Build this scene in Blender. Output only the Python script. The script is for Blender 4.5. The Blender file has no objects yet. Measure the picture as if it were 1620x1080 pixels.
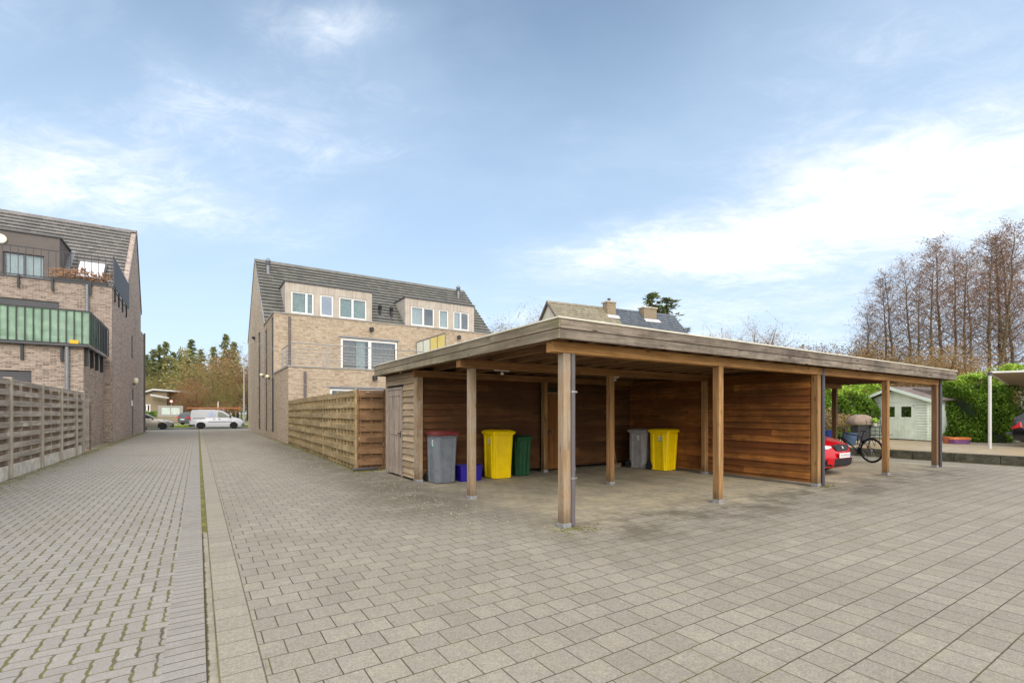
import bpy, bmesh, math, random
from mathutils import Vector, Matrix
R_ = math.radians
sc = bpy.context.scene
# ---------------------------------------------------------------- camera
CAMH = 1.45; FPX = 769.0; CX = 810.0; CY = 653.0
YAW = math.atan(497 / 769.0)
cam_d = bpy.data.cameras.new("camera"); cam = bpy.data.objects.new("camera", cam_d)
sc.collection.objects.link(cam); sc.camera = cam
cam.location = (0, 0, CAMH); cam.rotation_euler = (math.pi / 2, 0, -YAW)
cam_d.sensor_width = 36; cam_d.lens = FPX / 1620 * 36
cam_d.shift_y = (CY - 540) / 1620; cam_d.clip_start = 0.05; cam_d.clip_end = 3000
FW = (math.sin(YAW), math.cos(YAW)); RT = (math.cos(YAW), -math.sin(YAW))
# ---------------------------------------------------------------- sun, sky, exposure
SUN_DIR = Vector((-0.20, -0.80, 0.56)).normalized()      # from the scene towards the sun
SUN_EL = math.asin(SUN_DIR.z); SUN_AZ = math.atan2(SUN_DIR.x, SUN_DIR.y)
sd = bpy.data.lights.new("sun", 'SUN'); so = bpy.data.objects.new("sun", sd); sc.collection.objects.link(so)
sd.energy = 1.3; sd.angle = R_(42); sd.color = (1.0, 0.93, 0.83)
so.rotation_euler = SUN_DIR.to_track_quat('Z', 'Y').to_euler()
sc.view_settings.view_transform = 'Standard'; sc.view_settings.look = 'None'
sc.view_settings.gamma = 1; sc.view_settings.exposure = 0.90; sc.view_settings.use_curve_mapping = False
wd = bpy.data.worlds.new("World"); sc.world = wd; wd.use_nodes = True

class NT:
    def __init__(s, tree): s.t = tree; s.n = tree.nodes; s.l = tree.links
    def add(s, typ, **kw):
        n = s.n.new(typ)
        for k, v in kw.items():
            if k.startswith('i_'):
                n.inputs[int(k[2:])].default_value = v
            else: setattr(n, k, v)
        return n
    def con(s, a, b):
        s.l.new(a, b); return a
    def math(s, op, a, b=None, c=None, clamp=False):
        n = s.n.new('ShaderNodeMath'); n.operation = op; n.use_clamp = clamp
        for i, v in enumerate((a, b, c)):
            if v is None: continue
            if isinstance(v, (int, float)): n.inputs[i].default_value = v
            else: s.l.new(v, n.inputs[i])
        return n.outputs[0]
    def sstep(s, x, a, b):
        n = s.n.new('ShaderNodeMapRange'); n.interpolation_type = 'SMOOTHSTEP'
        n.inputs[1].default_value = a; n.inputs[2].default_value = b
        if isinstance(x, (int, float)): n.inputs[0].default_value = x
        else: s.l.new(x, n.inputs[0])
        return n.outputs[0]
    def mix(s, f, a, b, mode='MIX'):
        n = s.n.new('ShaderNodeMix'); n.data_type = 'RGBA'; n.blend_type = mode
        for i, v in ((0, f), (6, a), (7, b)):
            if isinstance(v, (int, float)): n.inputs[i].default_value = v
            elif isinstance(v, tuple): n.inputs[i].default_value = (v + (1,)) if len(v) == 3 else v
            else: s.l.new(v, n.inputs[i])
        return n.outputs[2]
    def noise(s, vec, scale, detail=4, rough=.55, dist=0):
        n = s.n.new('ShaderNodeTexNoise'); n.inputs['Scale'].default_value = scale
        n.inputs['Detail'].default_value = detail; n.inputs['Roughness'].default_value = rough
        n.inputs['Distortion'].default_value = dist
        if vec is not None: s.l.new(vec, n.inputs['Vector'])
        return n.outputs['Fac']
    def comb(s, x, y, z):
        n = s.n.new('ShaderNodeCombineXYZ')
        for i, v in enumerate((x, y, z)):
            if isinstance(v, (int, float)): n.inputs[i].default_value = v
            else: s.l.new(v, n.inputs[i])
        return n.outputs[0]
    def sep(s, v):
        n = s.n.new('ShaderNodeSeparateXYZ'); s.l.new(v, n.inputs[0]); return n.outputs

def build_sky():
    t = NT(wd.node_tree); t.n.clear()
    out = t.add('ShaderNodeOutputWorld'); bg = t.add('ShaderNodeBackground')
    sky = t.add('ShaderNodeTexSky'); sky.sky_type = 'NISHITA'; sky.sun_disc = False
    sky.sun_elevation = SUN_EL; sky.sun_rotation = SUN_AZ
    sky.air_density = 1.0; sky.dust_density = 0.6; sky.ozone_density = 1.6
    tc = t.add('ShaderNodeTexCoord')
    x, y, z = t.sep(tc.outputs['Generated'])
    # camera-independent world directions: u along the courtyard's +x/-y diagonal, elevation e
    zc = t.math('MAXIMUM', z, 0.02)
    h = t.math('SQRT', t.math('ADD', t.math('MULTIPLY', x, x), t.math('MULTIPLY', y, y)))
    e = t.math('DIVIDE', z, t.math('MAXIMUM', h, .01))
    az = t.math('ARCTAN2', x, y)                      # radians clockwise from +y
    px = t.math('DIVIDE', x, t.math('ADD', zc, .16)); py = t.math('DIVIDE', y, t.math('ADD', zc, .16))
    # wind-drawn coordinates
    a = R_(40)
    u = t.math('ADD', t.math('MULTIPLY', px, math.cos(a)), t.math('MULTIPLY', py, -math.sin(a)))
    v = t.math('ADD', t.math('MULTIPLY', px, math.sin(a)), t.math('MULTIPLY', py, math.cos(a)))
    p1 = t.comb(t.math('MULTIPLY', u, .55), t.math('MULTIPLY', v, 1.0), 3.1)
    n1 = t.noise(p1, 1.1, 7, .58, .5)
    p2 = t.comb(t.math('MULTIPLY', u, 1.0), t.math('MULTIPLY', v, 1.5), 7.7)
    n2 = t.noise(p2, 2.6, 8, .62, .8)
    nn = t.math('ADD', t.math('MULTIPLY', n1, .62), t.math('MULTIPLY', n2, .38))
    def blob(a0, e0, sa, se, k, tilt=0):
        da = t.math('SUBTRACT', az, R_(a0))
        d1 = t.math('DIVIDE', da, R_(sa))
        d2 = t.math('DIVIDE', t.math('SUBTRACT', t.math('SUBTRACT', e, e0), t.math('MULTIPLY', da, tilt)), se)
        r = t.math('ADD', t.math('MULTIPLY', d1, d1), t.math('MULTIPLY', d2, d2))
        return t.math('MULTIPLY', t.math('EXPONENT', t.math('MULTIPLY', r, -1)), k)
    bl = [blob(50, .325, 9, .060, .46, .0), blob(61, .31, 8, .055, .46), blob(66, .40, 9, .06, .32), blob(76, .36, 9, .10, .40, .0), blob(37, .31, 9, .06, .24), blob(85, .30, 12, .10, .3),
          blob(-11, .36, 9, .08, .27), blob(2, .36, 10, .06, .24), blob(-1, .55, 5, .07, .13, -.5), blob(14, .75, 7, .05, .20, .3), blob(-18, .60, 10, .12, .12), blob(6, .50, 12, .07, .12),
          blob(50, .16, 45, .10, .22), blob(68, .62, 16, .16, .10), blob(200, .5, 80, .6, .30)]
    B = 0.0
    for b in bl: B = t.math('ADD', B, b)
    n3 = t.noise(t.comb(t.math('MULTIPLY', u, 2.0), t.math('MULTIPLY', v, 3.0), 1.7), 3.6, 10, .70, 1.6)
    tex = t.math('ADD', t.math('MULTIPLY', t.sstep(n2, .30, .72), .6), t.math('MULTIPLY', t.sstep(n3, .32, .70), .4))
    low = t.sstep(n1, .30, .70)
    s = t.math('ADD', t.math('MULTIPLY', B, t.math('ADD', .72, t.math('MULTIPLY', tex, 1.15))), t.math('MULTIPLY', t.math('MULTIPLY', tex, low), .34))
    cl = t.sstep(s, .12, .98)
    veil = t.sstep(t.math('ADD', B, t.math('MULTIPLY', low, .35)), .02, .75)
    shade = t.noise(t.comb(px, py, 1.3), 1.6, 4)
    ccol = t.mix(t.sstep(shade, .3, .7), (7.6, 7.9, 8.5), (9.6, 9.6, 9.55))
    skyc = t.mix(1.0, sky.outputs[0], (.86, 1.05, 1.10), 'MULTIPLY')
    hz = t.math('EXPONENT', t.math('MULTIPLY', t.math('MAXIMUM', e, 0), -2.6))
    c0 = t.mix(t.math('MULTIPLY', hz, .95), skyc, (6.4, 7.3, 8.4))
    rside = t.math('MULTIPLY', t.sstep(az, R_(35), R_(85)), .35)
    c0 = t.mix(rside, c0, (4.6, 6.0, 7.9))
    c0 = t.mix(t.math('SUBTRACT', .34, t.math('MULTIPLY', t.sstep(e, .45, .9), .22)), c0, (4.4, 6.1, 8.2))
    c1 = t.mix(t.math('MULTIPLY', veil, .50), c0, (5.6, 6.9, 8.6))
    c2 = t.mix(t.math('MULTIPLY', cl, .92), c1, ccol)
    # unseen cloud deck overhead and behind the viewer, added to brighten side walls
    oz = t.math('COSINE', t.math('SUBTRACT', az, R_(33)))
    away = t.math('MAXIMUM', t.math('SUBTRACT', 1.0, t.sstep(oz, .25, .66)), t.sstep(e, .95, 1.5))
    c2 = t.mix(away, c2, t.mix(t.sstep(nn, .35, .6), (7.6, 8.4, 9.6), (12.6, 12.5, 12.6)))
    # below the horizon: plain dim ground bounce
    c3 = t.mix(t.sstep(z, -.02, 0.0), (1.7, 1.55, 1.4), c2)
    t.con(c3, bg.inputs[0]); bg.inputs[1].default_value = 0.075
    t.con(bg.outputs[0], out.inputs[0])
build_sky()

# ---------------------------------------------------------------- pixel -> real positions
def ray(px, py):
    u = (px - CX) / FPX; v = (CY - py) / FPX
    return (FW[0] + u * RT[0], FW[1] + u * RT[1], v)
def G(px, py, z=0):
    r = ray(px, py); t = (z - CAMH) / r[2]; return (t * r[0], t * r[1])
def PX(px, py, x):
    r = ray(px, py); t = x / r[0]; return (t * r[1], CAMH + t * r[2])
def PY(px, py, y):
    r = ray(px, py); t = y / r[1]; return (t * r[0], CAMH + t * r[2])
def at(px, d):
    s = (px - CX) / FPX * d; return (d * FW[0] + s * RT[0], d * FW[1] + s * RT[1])
def onroof(px, py, y0, z0, k):      # plane z = z0 + k (y-y0)
    r = ray(px, py); t = (z0 - CAMH - k * y0) / (r[2] - k * r[1]); return (t * r[0], t * r[1], CAMH + t * r[2])

# ---------------------------------------------------------------- mesh builder
class MB:
    def __init__(s): s.v = []; s.f = []; s.mi = []; s.cur = 0
    def add(s, vs, fs):
        o = len(s.v); s.v += [tuple(v) for v in vs]
        for f in fs: s.f.append(tuple(i + o for i in f)); s.mi.append(s.cur)
    def box(s, x0, x1, y0, y1, z0, z1):
        if x0 > x1: x0, x1 = x1, x0
        if y0 > y1: y0, y1 = y1, y0
        if z0 > z1: z0, z1 = z1, z0
        s.add([(x0,y0,z0),(x1,y0,z0),(x1,y1,z0),(x0,y1,z0),(x0,y0,z1),(x1,y0,z1),(x1,y1,z1),(x0,y1,z1)],
              [(0,3,2,1),(4,5,6,7),(0,1,5,4),(1,2,6,5),(2,3,7,6),(3,0,4,7)])
        return s
    def obox(s, c, sz, M):          # oriented box, M 3x3
        a, b, d = sz[0]/2, sz[1]/2, sz[2]/2; c = Vector(c)
        vs = [c + M @ Vector(p) for p in [(-a,-b,-d),(a,-b,-d),(a,b,-d),(-a,b,-d),(-a,-b,d),(a,-b,d),(a,b,d),(-a,b,d)]]
        s.add(vs, [(0,3,2,1),(4,5,6,7),(0,1,5,4),(1,2,6,5),(2,3,7,6),(3,0,4,7)]); return s
    def prism(s, poly, ax, a0, a1):
        """poly: 2-D points in the two remaining axes (x: (y,z), y: (x,z), z: (x,y))"""
        n = len(poly)
        def P(p, a):
            return (a, p[0], p[1]) if ax == 'x' else (p[0], a, p[1]) if ax == 'y' else (p[0], p[1], a)
        vs = [P(p, a0) for p in poly] + [P(p, a1) for p in poly]
        area = sum(poly[i][0]*poly[(i+1)%n][1]-poly[(i+1)%n][0]*poly[i][1] for i in range(n))
        flip = (area < 0) ^ (ax == 'y') ^ (a1 < a0)
        fs = [tuple(range(n))[::-1], tuple(range(n, 2*n))] + [(i, (i+1)%n, (i+1)%n+n, i+n) for i in range(n)]
        if flip: fs = [f[::-1] for f in fs]
        s.add(vs, fs); return s
    def tube(s, p0, p1, r0, r1=None, n=8, caps=True):
        r1 = r0 if r1 is None else r1
        p0, p1 = Vector(p0), Vector(p1); d = p1 - p0
        if d.length < 1e-6: return s
        d.normalize(); u = d.orthogonal().normalized(); w = d.cross(u)
        vs = []
        for p, r in ((p0, r0), (p1, r1)):
            for i in range(n):
                a = 2*math.pi*i/n; vs.append(p + u*(r*math.cos(a)) + w*(r*math.sin(a)))
        fs = [(i, (i+1)%n, (i+1)%n+n, i+n) for i in range(n)]
        if caps: fs += [tuple(range(n))[::-1], tuple(range(n, 2*n))]
        s.add(vs, fs); return s
    def path(s, pts, r, n=8):
        pts = [Vector(p) for p in pts]; rs = r if isinstance(r, (list, tuple)) else [r]*len(pts)
        vs = []; u = None
        for i, p in enumerate(pts):
            d = (pts[min(i+1, len(pts)-1)] - pts[max(i-1, 0)]).normalized()
            u = d.orthogonal().normalized() if u is None else (u - d*u.dot(d)).normalized()
            w = d.cross(u)
            for k in range(n):
                a = 2*math.pi*k/n; vs.append(p + u*(rs[i]*math.cos(a)) + w*(rs[i]*math.sin(a)))
        m = len(pts)
        fs = [(j*n+k, j*n+(k+1)%n, (j+1)*n+(k+1)%n, (j+1)*n+k) for j in range(m-1) for k in range(n)]
        fs += [tuple(range(n))[::-1], tuple(range((m-1)*n, m*n))]
        s.add(vs, fs); return s
    def lathe(s, prof, c=(0,0,0), ax='z', n=20):
        """prof: (r, h) pairs from bottom to top, h along ax"""
        vs = []; m = len(prof)
        for r, h in prof:
            for k in range(n):
                a = 2*math.pi*k/n; p = (r*math.cos(a), r*math.sin(a), h)
                if ax == 'x': p = (p[2], p[0], p[1])
                if ax == 'y': p = (p[1], p[2], p[0])
                vs.append((p[0]+c[0], p[1]+c[1], p[2]+c[2]))
        fs = [(j*n+k, j*n+(k+1)%n, (j+1)*n+(k+1)%n, (j+1)*n+k) for j in range(m-1) for k in range(n)]
        if prof[0][0] > 1e-6: fs.append(tuple(range(n))[::-1])
        if prof[-1][0] > 1e-6: fs.append(tuple(range((m-1)*n, m*n)))
        s.add(vs, fs); return s
    def quad(s, a, b, c, d): s.add([a, b, c, d], [(0,1,2,3)]); return s
    def shift(s, d):
        s.v = [(v[0]+d[0], v[1]+d[1], v[2]+d[2]) for v in s.v]; return s
    def build(s, name, mat, parent=None, world=True, bevel=0, smooth=False, seg=1, ang=40, deform=None):
        me = bpy.data.meshes.new(name)
        org = (0,0,0)
        if parent is not None and world: org = ORG.get(parent.name, (0,0,0))
        vs = [(v[0]-org[0], v[1]-org[1], v[2]-org[2]) for v in s.v] if org != (0,0,0) else s.v
        if deform: vs = [deform(*v) for v in vs]
        me.from_pydata(vs, [], s.f)
        for m in (mat if isinstance(mat, (list, tuple)) else [mat]): me.materials.append(m)
        if isinstance(mat, (list, tuple)): me.polygons.foreach_set('material_index', s.mi)
        if smooth: me.shade_smooth(); me.set_sharp_from_angle(angle=R_(ang))
        me.update()
        o = bpy.data.objects.new(name, me); sc.collection.objects.link(o)
        if parent is not None: o.parent = parent; ORG[o.name] = org
        if bevel:
            b = o.modifiers.new('bevel', 'BEVEL'); b.width = bevel; b.segments = seg; b.limit_method = 'ANGLE'; b.angle_limit = R_(40)
        return o
ORG = {}
def tag(o, label, cat=None, group=None, kind=None):
    if label: o['label'] = label
    if cat: o['category'] = cat
    if group: o['group'] = group
    if kind: o['kind'] = kind
    return o
def thing(name, label, cat, loc=(0,0,0), rz=0, group=None, world=True):
    o = bpy.data.objects.new(name, None); sc.collection.objects.link(o); o.empty_display_size = .2
    o.location = loc; o.rotation_euler = (0, 0, rz); ORG[o.name] = tuple(loc) if world else (0,0,0)
    return tag(o, label, cat, group)
def copy_tree(o, loc, rz=None, scale=None, label=None, group=None):
    c = o.copy(); sc.collection.objects.link(c); c.location = loc
    if rz is not None: c.rotation_euler = (0, 0, rz)
    if scale is not None: c.scale = scale
    if label: c['label'] = label
    if group: c['group'] = group
    def rec(src, dst):
        for ch in [k for k in KIDS(src)]:
            d = ch.copy(); sc.collection.objects.link(d); d.parent = dst; rec(ch, d)
    rec(o, c); return c
def KIDS(o): return [k for k in sc.collection.objects if k.parent == o]

# ---------------------------------------------------------------- materials
def S(r, g, b):
    f = lambda c: (c/255/12.92) if c/255 <= .04045 else ((c/255+.055)/1.055)**2.4
    return (f(r), f(g), f(b))
def newmat(name):
    m = bpy.data.materials.new(name); m.use_nodes = True; t = NT(m.node_tree)
    b = t.n['Principled BSDF']; return m, t, b
def bump(t, b, h, dist=.01, strength=1):
    n = t.add('ShaderNodeBump'); n.inputs['Distance'].default_value = dist; n.inputs['Strength'].default_value = strength
    t.con(h, n.inputs['Height']); t.con(n.outputs[0], b.inputs['Normal'])
def plain(name, col, rough=.6, var=.15, scale=6, metal=0, bmp=0, spec=.5, dirt=None):
    m, t, b = newmat(name); tc = t.add('ShaderNodeTexCoord').outputs['Object']
    n = t.noise(tc, scale, 5, .6)
    dk = tuple(c*(1-var) for c in col); lt = tuple(min(1, c*(1+var)) for c in col)
    c = t.mix(t.sstep(n, .3, .7), dk, lt)
    if dirt: c = t.mix(t.math('MULTIPLY', t.sstep(t.noise(tc, scale*.35, 6, .7), .48, .75), dirt[1]), c, dirt[0])
    t.con(c, b.inputs['Base Color']); b.inputs['Roughness'].default_value = rough
    b.inputs['Metallic'].default_value = metal; b.inputs['Specular IOR Level'].default_value = spec
    if bmp: bump(t, b, t.noise(tc, scale*6, 3), bmp)
    return m
def wood(name, c1, c2, axis='x', pitch=0, paxis='z', poff=0, weather=None, wamt=0, var=.5, rough=.75, knots=.7, gs=1.0, moss=0, hue=None, length=0):
    """grain along axis; boards of given pitch along paxis get their own tone"""
    m, t, b = newmat(name); tc = t.add('ShaderNodeTexCoord').outputs['Object']
    x, y, z = t.sep(tc); ax = {'x': x, 'y': y, 'z': z}
    bid = 0.0; rnd = None
    if pitch:
        fl = t.math('FLOOR', t.math('DIVIDE', t.math('ADD', ax[paxis], poff), pitch))
        fl2 = 0.0
        if length:
            fl2 = t.math('FLOOR', t.math('DIVIDE', t.math('ADD', ax[axis], t.math('MULTIPLY', t.math('FRACT', t.math('MULTIPLY', fl, .377)), length)), length))
        w = t.add('ShaderNodeTexWhiteNoise', noise_dimensions='3D'); t.con(t.comb(fl, fl2, .37), w.inputs[0]); rnd = w.outputs['Value']; rc = w.outputs['Color']
        bid = t.math('MULTIPLY', rnd, 37.0)
    sc3 = {a: (1.2 if a == axis else 22.0)*gs for a in 'xyz'}
    v = t.comb(t.math('MULTIPLY', t.math('ADD', x, bid), sc3['x']), t.math('MULTIPLY', y, sc3['y']), t.math('MULTIPLY', t.math('ADD', z, bid if axis != 'x' else 0.0), sc3['z']))
    g = t.noise(v, 1.0, 6, .65, .6)
    v2 = t.comb(t.math('MULTIPLY', t.math('ADD', x, bid), sc3['x']*.9), t.math('MULTIPLY', y, sc3['y']*.3), t.math('MULTIPLY', z, sc3['z']*.3))
    g2 = t.noise(v2, 1.0, 4, .6, .3)
    c = t.mix(t.sstep(g, .32, .68), c1, c2)
    c = t.mix(t.math('MULTIPLY', t.sstep(g2, .42, .72), .55), c, tuple(k*.55 for k in c1))
    if rnd is not None:
        k = t.math('ADD', 1-var*.6, t.math('MULTIPLY', rnd, var*1.2))
        c = t.mix(1.0, c, t.comb(k, k, k), 'MULTIPLY')
        if hue: c = t.mix(t.math('MULTIPLY', t.sstep(t.sep(rc)[1], .45, 1.0), .8), c, hue)
    if knots:
        kv = t.comb(*[t.math('MULTIPLY', ax[a], 2.2 if a == axis else 9.0) for a in 'xyz'])
        vo = t.add('ShaderNodeTexVoronoi'); vo.inputs['Scale'].default_value = 1.0; vo.inputs['Randomness'].default_value = 1.0
        t.con(kv, vo.inputs['Vector'])
        kk = t.math('SUBTRACT', 1.0, t.sstep(vo.outputs['Distance'], .06, .20))
        c = t.mix(t.math('MULTIPLY', kk, knots), c, tuple(k*.25 for k in c1))
    if weather:
        wn = t.noise(tc, 1.7, 6, .68)
        c = t.mix(t.math('MULTIPLY', t.sstep(wn, .38, .66), wamt), c, weather)
    if moss:
        mn = t.noise(tc, 2.3, 7, .7)
        c = t.mix(t.math('MULTIPLY', t.sstep(mn, .52, .70), moss), c, S(112, 112, 52))
    if name.startswith('post'):     # splash dirt at the foot of the posts
        sd_ = t.math('SUBTRACT', 1.0, t.sstep(t.math('ADD', z, t.math('MULTIPLY', t.noise(tc, 9, 5, .7), .35)), .18, .55))
        c = t.mix(t.math('MULTIPLY', sd_, .65), c, S(84,74,58))
        st_ = t.sstep(t.noise(t.comb(t.math('MULTIPLY', x, 30.0), t.math('MULTIPLY', y, 30.0), t.math('MULTIPLY', z, .8)), 1.0, 4, .6), .55, .7)
        c = t.mix(t.math('MULTIPLY', st_, .5), c, tuple(q*.5 for q in c1))
    fine = t.noise(tc, 55, 4, .7)
    fk = t.math('ADD', .78, t.math('MULTIPLY', fine, .44))
    c = t.mix(1.0, c, t.comb(fk, fk, fk), 'MULTIPLY')
    t.con(c, b.inputs['Base Color']); b.inputs['Roughness'].default_value = rough; b.inputs['Specular IOR Level'].default_value = .25
    bump(t, b, g, .004, .7)
    return m
def brick(name, c1, c2, mortar, bw=.21, bh=.062, ms=.006, var=None, stains=.25, rough=.9, flat=False, tones=None):
    m, t, b = newmat(name); tc = t.add('ShaderNodeTexCoord').outputs['Object']
    x, y, z = t.sep(tc)
    vec = t.comb(t.math('ADD', x, y), z, 0.0)
    br = t.add('ShaderNodeTexBrick'); t.con(vec, br.inputs['Vector']); br.inputs['Scale'].default_value = 1
    br.inputs['Brick Width'].default_value = bw; br.inputs['Row Height'].default_value = bh
    br.inputs['Mortar Size'].default_value = ms; br.inputs['Mortar Smooth'].default_value = .3
    br.inputs['Color1'].default_value = c1+(1,); br.inputs['Color2'].default_value = c2+(1,); br.inputs['Mortar'].default_value = mortar+(1,)
    c = br.outputs['Color']
    n = t.noise(tc, 9, 6, .75)
    if tones:   # a third, darker brick tone, brick by brick
        fx = t.math('FLOOR', t.math('DIVIDE', t.math('ADD', x, y), bw)); fz = t.math('FLOOR', t.math('DIVIDE', z, bh))
        w = t.add('ShaderNodeTexWhiteNoise', noise_dimensions='3D'); t.con(t.comb(fx, fz, 0.5), w.inputs[0])
        c = t.mix(t.math('MULTIPLY', t.math('MULTIPLY', t.sstep(w.outputs['Value'], .6, .9), t.math('SUBTRACT', 1.0, br.outputs['Fac'])), .8), c, tones)
    c = t.mix(t.sstep(n, .25, .75), t.mix(1.0, c, (.78, .77, .76), 'MULTIPLY'), t.mix(1.0, c, (1.15, 1.14, 1.12), 'MULTIPLY'))
    st = t.noise(t.comb(t.math('MULTIPLY', t.math('ADD', x, y), 1.0), t.math('MULTIPLY', z, .35), 2.0), .8, 6, .65)
    c = t.mix(t.math('MULTIPLY', t.sstep(st, .45, .7), stains), c, t.mix(1.0, c, (.62, .60, .58), 'MULTIPLY'))
    t.con(c, b.inputs['Base Color']); b.inputs['Roughness'].default_value = rough; b.inputs['Specular IOR Level'].default_value = .2
    bump(t, b, t.math('SUBTRACT', t.math('MULTIPLY', n, .3), br.outputs['Fac']), .006, .8)
    return m
def tile(name, c1, c2, moss=None, mamt=0, bw=.3, rows=.3, rough=.55, joint=.6):
    m, t, b = newmat(name); tc = t.add('ShaderNodeTexCoord').outputs['Object']
    x, y, z = t.sep(tc)
    fz = t.math('FLOOR', t.math('DIVIDE', t.math('ADD', z, .02), rows))
    off = t.math('MULTIPLY', t.math('FRACT', t.math('MULTIPLY', fz, .5)), bw)
    fxx = t.math('DIVIDE', t.math('ADD', x, off), bw)
    w = t.add('ShaderNodeTexWhiteNoise', noise_dimensions='3D'); t.con(t.comb(t.math('FLOOR', fxx), fz, .2), w.inputs[0])
    fr = t.math('FRACT', fxx)
    gap = t.math('SUBTRACT', 1.0, t.sstep(t.math('MINIMUM', fr, t.math('SUBTRACT', 1.0, fr)), .015, .06))
    c = t.mix(w.outputs['Value'], c1, c2)
    c = t.mix(t.math('MULTIPLY', gap, joint), c, tuple(k*.35 for k in c1))
    n = t.noise(tc, 3, 6, .7)
    if moss: c = t.mix(t.math('MULTIPLY', t.sstep(n, .42, .65), mamt), c, moss)
    t.con(c, b.inputs['Base Color']); b.inputs['Roughness'].default_value = rough
    bump(t, b, t.math('MULTIPLY', n, .4), .01)
    return m
def glass(name, tint=(.75,.8,.8), refl=.35, rough=.03):
    m, t, b = newmat(name); t.n.remove(b); out = t.n['Material Output']
    tr = t.add('ShaderNodeBsdfTransparent'); tr.inputs[0].default_value = tint+(1,)
    gl = t.add('ShaderNodeBsdfGlossy'); gl.inputs['Roughness'].default_value = rough; gl.inputs[0].default_value = (.9,.93,.95,1)
    lw = t.add('ShaderNodeLayerWeight'); lw.inputs['Blend'].default_value = .35
    mx = t.add('ShaderNodeMixShader'); t.con(t.math('ADD', t.math('MULTIPLY', lw.outputs['Facing'], .5), refl, clamp=True), mx.inputs[0])
    t.con(tr.outputs[0], mx.inputs[1]); t.con(gl.outputs[0], mx.inputs[2]); t.con(mx.outputs[0], out.inputs[0])
    return m
def leaf(name, c1, c2, rough=.6, trans=.25, scale=1.5):
    m, t, b = newmat(name); tc = t.add('ShaderNodeTexCoord').outputs['Object']
    g = t.add('ShaderNodeNewGeometry')
    w = t.add('ShaderNodeTexWhiteNoise', noise_dimensions='1D'); t.con(g.outputs['Random Per Island'], w.inputs['W'])
    n = t.noise(tc, scale, 4, .6)
    f = t.math('ADD', t.math('MULTIPLY', w.outputs['Value'], .65), t.math('MULTIPLY', t.math('SUBTRACT', n, .3), .8), clamp=True)
    c = t.mix(f, c1, c2); t.con(c, b.inputs['Base Color']); b.inputs['Roughness'].default_value = rough
    b.inputs['Specular IOR Level'].default_value = .35
    if trans:
        out = t.n['Material Output']; tl = t.add('ShaderNodeBsdfTranslucent'); t.con(c, tl.inputs[0])
        mx = t.add('ShaderNodeMixShader'); mx.inputs[0].default_value = trans
        t.con(b.outputs[0], mx.inputs[1]); t.con(tl.outputs[0], mx.inputs[2]); t.con(mx.outputs[0], out.inputs[0])
    return m
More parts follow.
